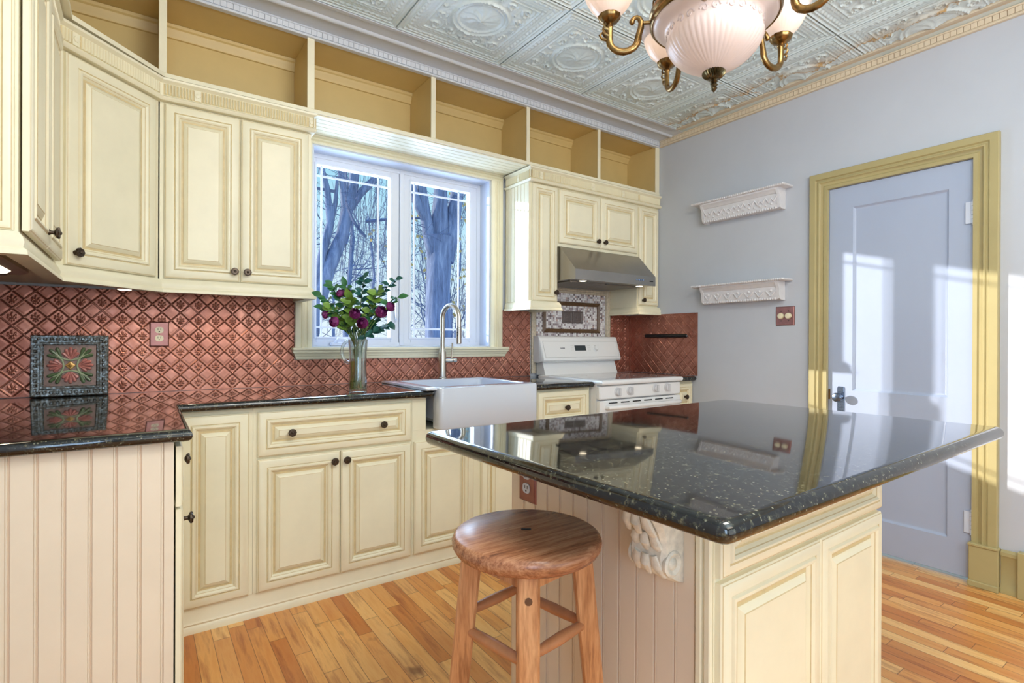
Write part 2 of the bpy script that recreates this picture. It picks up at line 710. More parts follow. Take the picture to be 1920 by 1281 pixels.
def mat_mosaic():
    m, nt, b = new_mat('glass_stone_mosaic')
    p = gpos(nt)
    s = nd(nt, 'ShaderNodeSeparateXYZ')
    nt.links.new(p, s.inputs[0])
    T = 0.0152
    x = mth(nt, 'DIVIDE', s.outputs[0], T)
    z = mth(nt, 'DIVIDE', s.outputs[2], T)
    cb = nd(nt, 'ShaderNodeCombineXYZ')
    nt.links.new(mth(nt, 'FLOOR', x), cb.inputs[0])
    nt.links.new(mth(nt, 'FLOOR', z), cb.inputs[1])
    w = nd(nt, 'ShaderNodeTexWhiteNoise', noise_dimensions='2D')
    nt.links.new(cb.outputs[0], w.inputs['Vector'])
    c = ramp(nt, w.outputs['Value'], [(0, rgb(236, 234, 234)), (0.38, rgb(214, 210, 214)), (0.55, rgb(186, 176, 182)),
                                      (0.72, rgb(150, 136, 140)), (0.86, rgb(196, 168, 160)), (0.93, rgb(112, 98, 102))], 'CONSTANT')
    fx = mth(nt, 'ABSOLUTE', mth(nt, 'SUBTRACT', mth(nt, 'FRACT', x), 0.5))
    fz = mth(nt, 'ABSOLUTE', mth(nt, 'SUBTRACT', mth(nt, 'FRACT', z), 0.5))
    gr = mth(nt, 'GREATER_THAN', mth(nt, 'MAXIMUM', fx, fz), 0.45)
    c = mixc(nt, gr, c, rgb(190, 182, 178))
    nt.links.new(c, b.inputs['Base Color'])
    b.inputs['Roughness'].default_value = 0.22
    bump(nt, b, mth(nt, 'SUBTRACT', 1.0, gr), 0.4, 0.001)
    return m


def mat_ceiling():
    m, nt, b = new_mat('painted_tin')
    p = gpos(nt)
    s = nd(nt, 'ShaderNodeSeparateXYZ')
    nt.links.new(p, s.inputs[0])
    n = noise(nt, p, 3, 4, 0.6)
    c = ramp(nt, n, [(0.3, rgb(204, 220, 220)), (0.7, rgb(224, 234, 234))])
    # old water stain along the right-hand border, edged in brown
    d = mth(nt, 'ADD', mth(nt, 'MULTIPLY', mth(nt, 'SUBTRACT', s.outputs[0], -0.30), 3.6), mth(nt, 'MULTIPLY', noise(nt, stretch(nt, p, 5, 5, 5), 1.0, 4, 0.6), 1.3))
    near = mth(nt, 'MULTIPLY', mth(nt, 'GREATER_THAN', s.outputs[0], -0.44), mth(nt, 'LESS_THAN', s.outputs[1], -0.5))
    st = ramp(nt, d, [(0.50, (0, 0, 0, 1)), (0.74, (0.25, 0.25, 0.25, 1)), (0.86, (0.4, 0.4, 0.4, 1)), (0.89, (1, 1, 1, 1)), (0.94, (0.04, 0.04, 0.04, 1))])
    c = mixc(nt, mth(nt, 'MULTIPLY', st, near), c, rgb(190, 152, 92))
    nt.links.new(c, b.inputs['Base Color'])
    b.inputs['Roughness'].default_value = 0.36
    return m


def mat_glass(name, tint=(1, 1, 1, 1), gloss=0.08, rough=0.0):
    m = bpy.data.materials.new(name)
    m.use_nodes = True
    nt = m.node_tree
    nt.nodes.clear()
    o = nd(nt, 'ShaderNodeOutputMaterial')
    t = nd(nt, 'ShaderNodeBsdfTransparent')
    t.inputs[0].default_value = tint
    g = nd(nt, 'ShaderNodeBsdfGlossy')
    g.inputs['Roughness'].default_value = rough
    lw = nd(nt, 'ShaderNodeLayerWeight')
    lw.inputs[0].default_value = 0.35
    mx = nd(nt, 'ShaderNodeMixShader')
    f = mth(nt, 'ADD', mth(nt, 'MULTIPLY', lw.outputs['Facing'], gloss * 3), gloss * 0.4)
    nt.links.new(f, mx.inputs[0])
    nt.links.new(t.outputs[0], mx.inputs[1])
    nt.links.new(g.outputs[0], mx.inputs[2])
    nt.links.new(mx.outputs[0], o.inputs[0])
    return m


def mat_shade():
    """Frosted ribbed lamp glass, lit from inside by its own bulb."""
    m = bpy.data.materials.new('frosted_lamp_glass')
    m.use_nodes = True
    nt = m.node_tree
    nt.nodes.clear()
    o = nd(nt, 'ShaderNodeOutputMaterial')
    pr = nd(nt, 'ShaderNodeBsdfPrincipled')
    pr.inputs['Base Color'].default_value = rgb(198, 180, 176)
    pr.inputs['Roughness'].default_value = 0.28
    pr.inputs['Emission Color'].default_value = (1.0, 0.84, 0.74, 1)
    pr.inputs['Emission Strength'].default_value = 0.06
    tr = nd(nt, 'ShaderNodeBsdfTranslucent')
    tr.inputs[0].default_value = (1.0, 0.88, 0.78, 1)
    mx = nd(nt, 'ShaderNodeMixShader')
    mx.inputs[0].default_value = 0.07
    nt.links.new(pr.outputs[0], mx.inputs[1])
    nt.links.new(tr.outputs[0], mx.inputs[2])
    nt.links.new(mx.outputs[0], o.inputs[0])
    return m


M_PANE = mat_glass('window_glass', (1, 1, 1, 1), 0.012)
M_VASEGLASS = mat_glass('clear_glass', (0.90, 0.95, 0.94, 1), 0.26)
M_WATER = mat_glass('flower_water', (0.80, 0.82, 0.55, 1), 0.03)
M_SHADE = mat_shade()
M_TIN = mat_ceiling()
M_MOSAIC = mat_mosaic()
M_OAKSEAT = mat_wood('oak_seat', rgb(112, 70, 48), rgb(166, 110, 76), rgb(198, 144, 106), 4, 60, 60, 0.27)
M_OAKRUNG = simple('oak_rung', rgb(186, 126, 84), 0.35, var=0.18, scale=30)
M_OAKLEG = mat_wood('oak_leg', rgb(150, 94, 54), rgb(196, 136, 88), rgb(218, 164, 116), 30, 30, 3, 0.35, True)


# ================================================================== SETTING
XL, XR, YB, ZC = -3.845, 0.0, 0.0, 2.71
WX0, WX1, WZ0, WZ1 = -2.53, -1.36, 1.122, 2.25          # window opening
DY0, DY1, DZ1 = -2.204, -1.5435, 2.055                   # door opening in the right wall

mb = MB()
mb.box(XL - 0.1, XR + 0.1, -6.0, YB + 0.2, -0.12, 0.0)
struct('floor', mb, M_FLOOR)

# back wall with the window hole
mb = MB()
mb.box(XL - 0.1, WX0, YB, YB + 0.2, 0, ZC + 0.1)
mb.box(WX1, XR + 0.1, YB, YB + 0.2, 0, ZC + 0.1)
mb.box(WX0, WX1, YB, YB + 0.2, 0, WZ0)
mb.box(WX0, WX1, YB, YB + 0.2, WZ1, ZC + 0.1)
struct('wall_back', mb, M_WALL)
# right wall with the door recess
mb = MB()
mb.box(XR, XR + 0.12, DY1, YB, 0, ZC + 0.1)
mb.box(XR, XR + 0.12, -6.0, DY0, 0, ZC + 0.1)
mb.box(XR, XR + 0.12, DY0, DY1, DZ1, ZC + 0.1)
struct('wall_right', mb, M_WALL)
mb = MB()
mb.box(XL - 0.1, XL, -6.0, YB, 0, ZC + 0.1)
struct('wall_left', mb, M_WALL)
# wall behind the photographer with a wide patio opening
mb = MB()
mb.box(XL - 0.1, -3.45, -6.0, -5.88, 0, ZC + 0.1)
mb.box(-0.35, XR + 0.1, -6.0, -5.88, 0, ZC + 0.1)
mb.box(-3.45, -0.35, -6.0, -5.88, 2.42, ZC + 0.1)
struct('wall_front', mb, M_WALL)


# ------------------------------------------------------------------ pressed tin ceiling
def tile_height(n):
    t = (np.arange(n) + 0.5) / n * 2 - 1
    U, V = np.meshgrid(t, t)
    m = np.maximum(np.abs(U), np.abs(V))
    w = np.where(np.abs(U) > np.abs(V), V, U)      # coordinate along the nearest edge
    R = np.hypot(U, V)
    T = np.arctan2(V, U)

    def ridge(d, s):
        return np.exp(-(d / s) ** 2)
    h = np.zeros_like(U)
    h += 1.0 * ridge(m - 0.975, 0.02)
    h += 0.9 * ridge(m - 0.905, 0.014)
    band = ridge(m - 0.845, 0.03)
    h += band * (0.35 + 0.75 * np.abs(np.cos(w * PI * 11)))
    h += 0.7 * ridge(m - 0.785, 0.012)
    b2 = ridge(m - 0.73, 0.035)
    h += b2 * (0.3 + 0.6 * np.sin(w * PI * 14 + 6 * (m - 0.73) / 0.05) ** 2)
    h += 0.7 * ridge(m - 0.67, 0.012)
    # centre rosette
    h += 1.3 * ridge(R - 0.44, 0.022) + 0.8 * ridge(R - 0.36, 0.016)
    h += 0.35 * ((R > 0.36) & (R < 0.44))
    pet = np.clip(1 - R / 0.34, 0, 1) * (0.5 + 0.8 * np.abs(np.cos(4 * T + 7 * R)))
    h += 1.1 * pet * (R < 0.34) + 0.9 * ridge(R, 0.07)
    rip = 0.5 * np.sin(60 * U + 9 * np.sin(17 * V)) * np.sin(60 * V + 9 * np.sin(19 * U))
    h += 0.35 * rip * (R < 0.33)
    # scrolls round the rosette
    field = (m < 0.655) & (R > 0.47)
    for (cx, cy, r) in ((0.52, 0.52, 0.115), (0.545, 0.24, 0.095), (0.24, 0.545, 0.095), (0.6, 0.02, 0.05), (0.02, 0.6, 0.05), (0.385, 0.385, 0.05)):
        for sx in (1, -1):
            for sy in (1, -1):
                d = np.hypot(U - sx * cx, V - sy * cy)
                a = np.arctan2(V - sy * cy, U - sx * cx)
                sp = np.abs(((d / r - a * sx * sy / (2 * PI)) * 1.55) % 1 - 0.5)
                h += np.where((d < r * 1.25) & field, 1.25 * np.clip(1 - sp / 0.28, 0, 1) * np.clip(1.25 - d / r, 0, 0.5) * 2, 0)
    h += np.where(field, 0.38 * np.clip(np.sin(31 * U + 4 * np.sin(11 * V)) * np.sin(31 * V + 4 * np.sin(11 * U)), 0, 1), 0)
    return h


TP = 0.612
TX, TY = -0.437, -0.552
NT = 112
H = tile_height(NT)
mb = MB()
for i in range(6):
    for j in range(4):
        x1 = TX - i * TP + TP
        y1 = TY - j * TP
        k0, k1 = 0, NT
        if i == 0:
            k1 = int(NT * 0.5)
        xs = x1 - TP + (np.arange(k0, k1) + 0.5) / NT * TP
        ys = y1 - TP + (np.arange(NT) + 0.5) / NT * TP
        X, Y = np.meshgrid(xs, ys)
        mb.grid(X, Y, ZC - 0.0015 - 0.0085 * H[:, k0:k1])
mb.box(XL - 0.1, XR + 0.1, -6.0, YB + 0.2, ZC, ZC + 0.1)
struct('ceiling', mb, M_TIN, recalc=False, angle=60)

# plaster cornice along the shelf fronts: dentil strip, flat soffit ridge and step
mb = MB()
mb.box(-3.47, -0.002, -0.306, -0.285, 2.664, 2.704)
x = -3.46
while x < -0.03:
    mb.box(x, x + 0.0240, -0.312, -0.3055, 2.674, 2.699)
    x += 0.0265
mb.box(-3.47, -0.002, -0.315, -0.285, 2.659, 2.668, 0, 0.002)
mb.box(-3.47, -0.015, -0.535, -0.310, 2.7085, 2.7105)
mb.box(-3.47, -0.002, -0.314, -0.285, 2.700, 2.7095, 0, 0.002)
fx = Fr((0, 0, 0), (0, 1, 0), (1, 0, 0), (0, 0, 1))
mb.extrude(fx, [(-0.432 + 0.016 * math.cos(a), ZC - 0.013 * math.sin(a)) for a in [PI * k / 8 for k in range(9)]], -3.47, -0.03)
mb.extrude(fx, [(-0.552, ZC), (-0.552, ZC - 0.012), (-0.532, ZC - 0.012), (-0.520, ZC - 0.006), (-0.512, ZC)], -3.6, -0.12)
struct('trim_1', mb, M_PLASTER)
mb = MB()
mb.box(-0.014, -0.0005, -5.87, -0.318, 2.664, 2.704)
mb.box(-0.022, -0.0005, -5.87, -0.318, 2.659, 2.668, 0, 0.002)
mb.box(-0.024, -0.0005, -5.87, -0.318, 2.700, 2.7095, 0, 0.002)
y = -0.34
while y > -3.9:
    mb.box(-0.020, -0.0135, y - 0.0240, y, 2.674, 2.699)
    y -= 0.0265
fy = Fr((0, 0, 0), (1, 0, 0), (0, 1, 0), (0, 0, 1))
mb.extrude(fy, [(-0.124, ZC), (-0.124, ZC - 0.012), (-0.106, ZC - 0.012), (-0.085, ZC - 0.004), (-0.06, ZC)], -4.2, -0.55)
struct('trim_2', mb, simple('tan_cornice_paint', rgb(222, 206, 180), 0.5, var=0.05, scale=8))

# ------------------------------------------------------------------ window
GY = 0.145
win = thing('window_1', None, None, (-1.945, 0.1, WZ0))
win['kind'] = 'structure'
# white jamb lining
mb = MB()
mb.box(WX0, WX0 + 0.012, 0.0, 0.198, WZ0, WZ1)
mb.box(WX1 - 0.012, WX1, 0.0, 0.198, WZ0, WZ1)
mb.box(WX0 + 0.012, WX1 - 0.012, 0.0, 0.198, WZ1 - 0.012, WZ1)
mb.box(WX0 + 0.012, WX1 - 0.012, 0.0, 0.198, WZ0, WZ0 + 0.006)
part('jamb_lining', mb, M_WHITE, win)
# outer vinyl frame with mullion
mb = MB()
a0, a1, b0, b1 = WX0 + 0.012, WX1 - 0.012, WZ0 + 0.006, WZ1 - 0.012
mb.box(a0, a0 + 0.022, 0.118, 0.19, b0, b1)
mb.box(a1 - 0.026, a1, 0.118, 0.19, b0, b1)
mb.box(a0 + 0.022, a1 - 0.026, 0.1185, 0.19, b1 - 0.024, b1)
mb.box(a0 + 0.022, a1 - 0.026, 0.1185, 0.19, b0, b0 + 0.022)
mb.box(-1.964, -1.936, 0.112, 0.19, b0 + 0.001, b1 - 0.001, 0, 0.003)
part('window_frame', mb, M_VINYL, win)


def sash(x0, x1, gx0, gx1, label):
    z0, z1, gz0, gz1 = b0 + 0.014, b1 - 0.018, 1.182, 2.178
    mb = MB()
    for (p, q, r, s_) in ((x0, gx0, z0, z1), (gx1, x1, z0, z1), (gx0, gx1, z0, gz0), (gx0, gx1, gz1, z1)):
        mb.box(p, q, 0.124, 0.172, r, s_, 0, 0.003)
    # stepped glazing bead
    for (p, q, r, s_) in ((gx0 - 0.012, gx0, gz0 - 0.012, gz1 + 0.012), (gx1, gx1 + 0.012, gz0 - 0.012, gz1 + 0.012),
                          (gx0, gx1, gz0 - 0.012, gz0), (gx0, gx1, gz1, gz1 + 0.012)):
        mb.box(p, q, 0.117, 0.130, r, s_, 0, 0.002)
    o = part('sash', mb, M_VINYL, win)
    mb = MB()
    mb.box(gx0, gx1, GY, GY + 0.004, gz0, gz1)
    part('glass_pane', mb, M_PANE, o)
    mb = MB()
    w = 0.006
    vx = (gx0 + 0.036, gx1 - 0.068)
    for x in vx:
        mb.box(x - w, x + w, GY + 0.006, GY + 0.012, gz0, gz1, 0, 0.002)
    for z in (gz0 + 0.055, gz1 - 0.057):
        mb.box(gx0, gx1, GY + 0.0065, GY + 0.0125, z - w, z + w, 0, 0.002)
    part('muntin_grid', mb, M_VINYL, o)
    return o


s1 = sash(-2.512, -1.966, -2.472, -2.024, None)
s2 = sash(-1.934, -1.388, -1.886, -1.455, None)
mb = MB()
mb.tube([(-1.990, 0.118, 1.28), (-1.991, 0.097, 1.30), (-1.993, 0.092, 1.36), (-1.994, 0.096, 1.41), (-1.994, 0.118, 1.425)],
        [0.006, 0.010, 0.012, 0.010, 0.006], 10)
part('latch_handle', mb, M_VINYL, s1)
mb = MB()
mb.box(-2.40, -2.33, 0.085, 0.120, 1.128, 1.150, 0, 0.006)
mb.tube([(-2.37, 0.09, 1.148), (-2.36, 0.075, 1.170), (-2.32, 0.068, 1.165), (-2.28, 0.07, 1.15)], [0.01, 0.009, 0.008, 0.011], 10)
part('crank_handle', mb, M_VINYL, s1)
# cream casing
mb = MB()
CP = [(0, 0), (0, 0.017), (0.006, 0.021), (0.030, 0.021), (0.033, 0.016), (0.036, 0.021), (0.046, 0.022), (0.050, 0.014), (0.060, 0.014), (0.066, 0.020), (0.084, 0.014), (0.088, 0.010), (0.088, 0)]
frl = Fr((-2.6176, 0, 0), (1, 0, 0), (0, 0, 1), (0, -1, 0))
mb.extrude(frl, CP, 1.121, 2.247)
frr = Fr((-1.272, 0, 0), (-1, 0, 0), (0, 0, 1), (0, -1, 0))
mb.extrude(frr, CP, 1.121, 2.247)
frt = Fr((0, 0, 2.247), (0, 0, 1), (1, 0, 0), (0, -1, 0))
mb.extrude(frt, [(0, 0), (0, 0.014), (0.010, 0.020), (0.014, 0.015), (0.020, 0.022), (0.028, 0.022), (0.032, 0.016), (0.038, 0.024), (0.046, 0.026), (0.046, 0)], -2.6176, -1.272)
part('casing', mb, M_CREAM, win)
# stool and moulded apron
mb = MB()
mb.box(-2.636, -1.232, -0.050, -0.001, 1.103, 1.121, 0, 0.005)
mb.box(-2.525, -1.365, -0.004, 0.118, 1.112, 1.1215)
mb.sweep([(-2.628, 0), (-2.628, -0.036), (-1.240, -0.036), (-1.240, 0)],
         [(-0.03, 1.103), (0.004, 1.103), (0.004, 1.094), (-0.004, 1.086), (-0.006, 1.076), (-0.010, 1.073), (-0.012, 1.062), (-0.016, 1.056), (-0.03, 1.056)])
part('stool_and_apron', mb, M_CREAM, win)

# ------------------------------------------------------------------ door in the right wall
door = thing('door_1', None, None, (0, -1.87, 0))
door['kind'] = 'structure'
mb = MB()
fd = Fr((0.004, DY1 - 0.003, 0.02), (0, -1, 0), (0, 0, 1), (-1, 0, 0))
dw, dh = DY1 - DY0 - 0.006, DZ1 - 0.024


def inset(u0, u1, v0, v1, n, r=0.03, k=5, flip=False):
    pts = []
    for (cx, cy, a0) in ((u1 - r, v1 - r, 0), (u0 + r, v1 - r, PI / 2), (u0 + r, v0 + r, PI), (u1 - r, v0 + r, 1.5 * PI)):
        for j in range(k + 1):
            a = a0 + PI / 2 * j / k
            pts.append((cx + r * math.cos(a), cy + r * math.sin(a), n))
    return pts


# slab front built as stiles / rails round two sunk panels
P1 = (0.124, 0.560, 0.868, 1.908)
P2 = (0.124, 0.560, 0.172, 0.72)
t0 = -0.034
mb.fbox(fd, 0, P1[0], 0, dh, t0, 0)
mb.fbox(fd, P1[1], dw, 0, dh, t0, 0)
mb.fbox(fd, P1[0], P1[1], 0, P2[2], t0, 0)
mb.fbox(fd, P1[0], P1[1], P2[3], P1[2], t0, 0)
mb.fbox(fd, P1[0], P1[1], P1[3], dh, t0, 0)
for (u0, u1, v0, v1) in (P1, P2):
    prof = [(0.0, 0.0, 0), (0.008, -0.010, 0), (0.012, -0.012, 0), (0.02, -0.012, 0)]
    rs = [[fd.P(u0 + i, v0 + i, n), fd.P(u1 - i, v0 + i, n), fd.P(u1 - i, v1 - i, n), fd.P(u0 + i, v1 - i, n)] for i, n, _ in prof]
    mb.rings(rs, 0, False, True)
part('door_slab', mb, M_DOOR, door)
mb = MB()
mb.fbox(fd, 0.046, 0.086, 0.715, 0.882, 0, 0.004, 0, 0.002)
for v in (0.725, 0.872):
    mb.fbox(fd, 0.050, 0.082, v - 0.016, v + 0.016, 0.002, 0.006, 0, 0.002)
for v in np.linspace(0.74, 0.86, 9):
    mb.fbox(fd, 0.052, 0.080, v - 0.004, v + 0.004, 0.003, 0.0055, 0, 0.0015)
pl = part('lock_plate', mb, M_CHROME, door)
mb = MB()
kf = Fr(fd.P(0.066, 0.828, 0.004), fd.U, fd.V, fd.N)
mb.lathe([(0.012, 0), (0.013, 0.004), (0.008, 0.008), (0.007, 0.030), (0.017, 0.034), (0.025, 0.042), (0.026, 0.052), (0.020, 0.060), (0.008, 0.063)], 20, 0, kf)
part('door_knob', mb, M_CHROME, pl)
mb = MB()
mb.fbox(fd, -0.002, 0.008, 0.81, 0.87, -0.02, 0.002)
part('strike', mb, M_BRASS, door)
for zz in (0.29, 1.79):
    mb = MB()
    hf = Fr((-0.006, DY0 + 0.001, zz - 0.05), (1, 0, 0), (0, 1, 0), (0, 0, 1))
    for k in range(5):
        mb.lathe([(0.007, k * 0.021), (0.007, k * 0.021 + 0.019)], 10, 0, hf)
    mb.lathe([(0.002, -0.010), (0.006, -0.006), (0.004, 0.0)], 8, 0, hf)
    mb.lathe([(0.004, 0.104), (0.006, 0.110), (0.002, 0.116)], 8, 0, hf)
    mb.box(-0.004, -0.001, DY0 - 0.012, DY0 + 0.03, zz - 0.05, zz + 0.055)
    part('hinge', mb, M_WHITE, door)
# casing: mitred on three sides with a stepped profile, plus plinth blocks
mb = MB()
DP = [(0, 0), (0, 0.026), (0.004, 0.030), (0.034, 0.030), (0.040, 0.022), (0.046, 0.022), (0.050, 0.027), (0.056, 0.027), (0.064, 0.016), (0.074, 0.012), (0.080, 0.018), (0.097, 0.018), (0.099, 0)]


def casing_ring(off_y, off_z, n):
    return (-n, off_y, off_z)


y0, y1, zt = -1.4448, -2.3030, 2.1515
rs = []
for (yy, zz, dy, dz) in ((y0, 0.0, -1, 0), (y0, zt, -1, -1), (y1, zt, 1, -1), (y1, 0.0, 1, 0)):
    rs.append([(-n, yy + dy * u, zz + dz * u) for u, n in DP])
mb.rings(rs, 0, True, True)
part('casing', mb, M_CASING, door)
for yy in (-1.494, -2.2525):
    mb = MB()
    mb.box(-0.036, -0.001, yy - 0.056, yy + 0.054, 0.0, 0.205, 0, 0.004)
    mb.box(-0.042, -0.001, yy - 0.058, yy + 0.056, 0.192, 0.206, 0, 0.003)
    mb.box(-0.044, -0.001, yy - 0.058, yy + 0.056, 0.0, 0.028, 0, 0.003)
    part('plinth_block', mb, M_CASING, door)

BBP = [(0, 0), (0.018, 0), (0.018, 0.03), (0.012, 0.04), (0.012, 0.165), (0.018, 0.175), (0.016, 0.19), (0.006, 0.2), (0, 0.2)]
mb = MB()
mb.sweep([(0, -0.66), (0, -1.437)], BBP)
mb.sweep([(0, -2.312), (0, -5.87)], BBP)
mb.box(-0.036, -0.0005, -2.46, -2.372, 0.0, 0.212, 0, 0.004)
struct('baseboard_right', mb, M_CASING)


# ------------------------------------------------------------------ embossed copper backsplash
def fleur(a, b, r):
    """relief of one fleur-de-lis diamond; a, b in -1..1 across the diamond"""
    h = np.zeros_like(a)

    def blob(cx, cy, rx, ry, ang=0.0, hh=1.0):
        ca, sa = math.cos(ang), math.sin(ang)
        x, y = (a - cx) * ca + (b - cy) * sa, -(a - cx) * sa + (b - cy) * ca
        return hh * np.clip(1 - (x / rx) ** 2 - (y / ry) ** 2, 0, 1) ** 0.6
    for q in (blob(0, 0.30, 0.11, 0.30), blob(-0.27, 0.12, 0.10, 0.24, 0.6), blob(0.27, 0.12, 0.10, 0.24, -0.6),
              blob(-0.36, -0.08, 0.10, 0.09), blob(0.36, -0.08, 0.10, 0.09), blob(0, -0.12, 0.30, 0.075), blob(0, -0.38, 0.08, 0.22),
              blob(-0.17, -0.36, 0.07, 0.15, -0.7), blob(0.17, -0.36, 0.07, 0.15, 0.7)):
        h = np.maximum(h, q)
    return h


def copper_relief(s, z, s0, z0, P=0.0753):
    a = (s - s0) / P
    b = (z - z0) / P
    # diamond lattice lines
    d1 = np.abs(((a + b + 0.5) % 1) - 0.5)
    d2 = np.abs(((a - b + 0.5) % 1) - 0.5)
    d1 = np.abs(((a + b) % 1) - 0.5)
    d2 = np.abs(((a - b) % 1) - 0.5)
    dl = np.minimum(d1, d2)
    h = 1.3 * np.exp(-(dl / 0.034) ** 2) - 0.35 * np.exp(-((dl - 0.09) / 0.03) ** 2)
    node = np.hypot(d1, d2)
    h = np.maximum(h, 1.45 * np.clip(1 - (node / 0.085) ** 2, 0, 1) ** 0.5)
    fa, fb = a - np.round(a), b - np.round(b)
    m = (np.abs(fa) + np.abs(fb)) < 0.47
    h = np.where(m, np.maximum(h, 1.15 * fleur(fa / 0.46, fb / 0.46, P)), h)
    # the plain diamond has a shallow dished face
    ga, gb = (a - 0.5) - np.round(a - 0.5), (b - 0.5) - np.round(b - 0.5)
    mg = np.clip(1 - (np.abs(ga) + np.abs(gb)) / 0.36, 0, 1)
    h = np.where((np.abs(ga) + np.abs(gb)) < 0.36, h + 0.25 * np.minimum(mg * 4, 1), h)
    return h


def copper_sheet(mb, ax, lo, hi, z0, z1, s0, zz0, off, step=0.0021):
    n, k = int((hi - lo) / step) + 1, int((z1 - z0) / step) + 1
    s, z = np.meshgrid(np.linspace(lo, hi, n), np.linspace(z0, z1, k))
    h = off + 0.0030 * copper_relief(s, z, s0, zz0)
    if ax == 'x':
        mb.grid(s, -h, z)
    else:
        mb.grid(-h, s, z)
    # brown patina left by the antiquing along the sunk lines beside the ropes
    r = copper_relief(s, z, s0, zz0)
    c = (r[:-1, :-1] + r[1:, 1:] + r[:-1, 1:] + r[1:, :-1]) / 4
    pm = (c < -0.26).astype(int).reshape(-1).tolist()
    mb.m[-len(pm):] = pm


BS0, BSZ = -3.3692, 1.2545
mb = MB()
copper_sheet(mb, 'x', XL + 0.004, -2.619, 0.9145, 1.39, BS0, BSZ, 0.002)
copper_sheet(mb, 'x', -2.619, -1.245, 0.9145, 1.0555, BS0, BSZ, 0.002)
copper_sheet(mb, 'x', -1.270, -1.024, 1.0555, 1.372, BS0, BSZ, 0.002)
copper_sheet(mb, 'x', -1.245, -1.024, 0.9145, 1.0555, BS0, BSZ, 0.002)
copper_sheet(mb, 'x', -0.234, -0.004, 0.9145, 1.372, BS0, BSZ, 0.002)
mb.box(XL + 0.004, -1.024, -0.0065, -0.003, 0.9145, 0.9185)
bsb = single('copper_backsplash', mb, [M_COPPER, M_PATINA], 'embossed copper fleur-de-lis backsplash along the window wall', 'backsplash', (-2.4, 0, 0.915), recalc=False, angle=50)
mb = MB()
copper_sheet(mb, 'y', -0.6508, -0.006, 0.9145, 1.3695, -0.4507, 1.0635, 0.002)
mb.box(-0.012, -0.004, -0.014, -0.0055, 0.9145, 1.3645)
mb.box(-0.007, -0.0005, -0.6535, -0.6495, 0.9145, 1.372)
mb.box(-0.007, -0.0005, -0.6535, -0.006, 1.368, 1.372)
single('copper_backsplash', mb, [M_COPPER, M_PATINA], 'embossed copper backsplash panel on the right wall behind the black knife strip', 'backsplash', (0, -0.33, 0.915), recalc=False, angle=50)
mb = MB()
copper_sheet(mb, 'y', -1.30, -0.012, 0.9145, 1.36, -0.4507, 1.0635, 0.002, 0.004)
for i in range(len(mb.v)):
    mb.v[i] = (XL - mb.v[i][0], mb.v[i][1], mb.v[i][2])
single('copper_backsplash', mb, [M_COPPER, M_PATINA], 'embossed copper backsplash on the left wall above the end counter', 'backsplash', (XL, -0.7, 0.915), recalc=False, angle=50)


# ================================================================== CABINETS
DOOR_T = 0.019


def raised(mb, fr, u0, u1, v0, v1, fw=0.046, k=1.0):
    """raised panel front: outer step, flat frame, glazed moulding, sunk band, bevelled centre"""
    t = DOOR_T
    fw -= 0.008
    prof = [(0, 0.0, 0), (0, t - 0.007, 0), (0.003, t - 0.004, 1), (0.005, t - 0.003, 0), (0.010, t, 0), (fw - 0.003, t, 1), (fw, t - 0.003, 0), (fw + 0.004, t + 0.003, 0),
            (fw + 0.010 * k, t + 0.003, 0), (fw + 0.016 * k, t - 0.002, 1), (fw + 0.018 * k, t - 0.004, 0), (fw + 0.024 * k, t - 0.0115, 1), (fw + 0.031 * k, t - 0.0115, 1),
            (fw + 0.0325 * k, t - 0.009, 0), (fw + 0.047 * k, t - 0.0015, 1), (fw + 0.049 * k, t, 0)]
    mb.panel(fr, u0, u1, v0, v1, prof, 0)


_kn = MB()
_kn.lathe([(0.0085, 0), (0.0085, 0.002), (0.0055, 0.006), (0.0055, 0.013), (0.0115, 0.0165), (0.0165, 0.019), (0.0165, 0.0225)], 20, 0, caps=True)
_kn.lathe([(0.0163, 0.0222), (0.0145, 0.0262), (0.010, 0.0272), (0.0065, 0.0268)], 24, 0, rmod=lambda a, r, h: 1 + 0.09 * math.cos(8 * a))
_kn.lathe([(0.006, 0.0262), (0.005, 0.0295), (0.002, 0.0308), (0.0001, 0.031)], 12, 0)
KNOB = mesh_of('knob', _kn, M_BRONZE, angle=50)


def knob(parent, p, n):
    return place('knob', KNOB, parent, frame_matrix(p, n))


def front(name, parent, fr, u0, u1, v0, v1, knobs=(), fw=0.046, k=1.0):
    mb = MB()
    raised(mb, fr, u0, u1, v0, v1, fw, k)
    o = part(name, mb, [M_CREAM, M_GLAZE], parent)
    for (u, v) in knobs:
        knob(o, fr.P(u, v, DOOR_T), tuple(fr.N))
    return o


def beadboard(mb, fr, u0, u1, v0, v1, pitch=0.0526, start=None, n=0.006):
    """boards with a glazed V groove and bead at every joint; faces on N"""
    u = u0 if start is None else start
    while u > u0 + pitch:
        u -= pitch
    edges = []
    while u < u1:
        edges.append(u)
        u += pitch
    cuts = sorted(set([u0] + [e for e in edges if u0 + 0.01 < e < u1 - 0.01] + [u1]))
    for a, b in zip(cuts[:-1], cuts[1:]):
        g = 0.0015
        pts = [(a + g, n - 0.003), (a + g + 0.001, n)]
        pts += [(b - g - 0.0062, n), (b - g - 0.0057, n - 0.002), (b - g - 0.0046, n - 0.0002), (b - g - 0.0015, n), (b - g, n - 0.003)]
        q = [(a + g, 0.0)] + pts + [(b - g, 0.0)]
        mb.extrude(fr, q, v0, v1, 0, True, True)
        mb.fbox(fr, b - g - 0.001, b + g + 0.001, v0, v1, 0.0, n - 0.0028, 1)
    mb.fbox(fr, u0, u1, v0, v1, -0.006, 0.0004, 1)


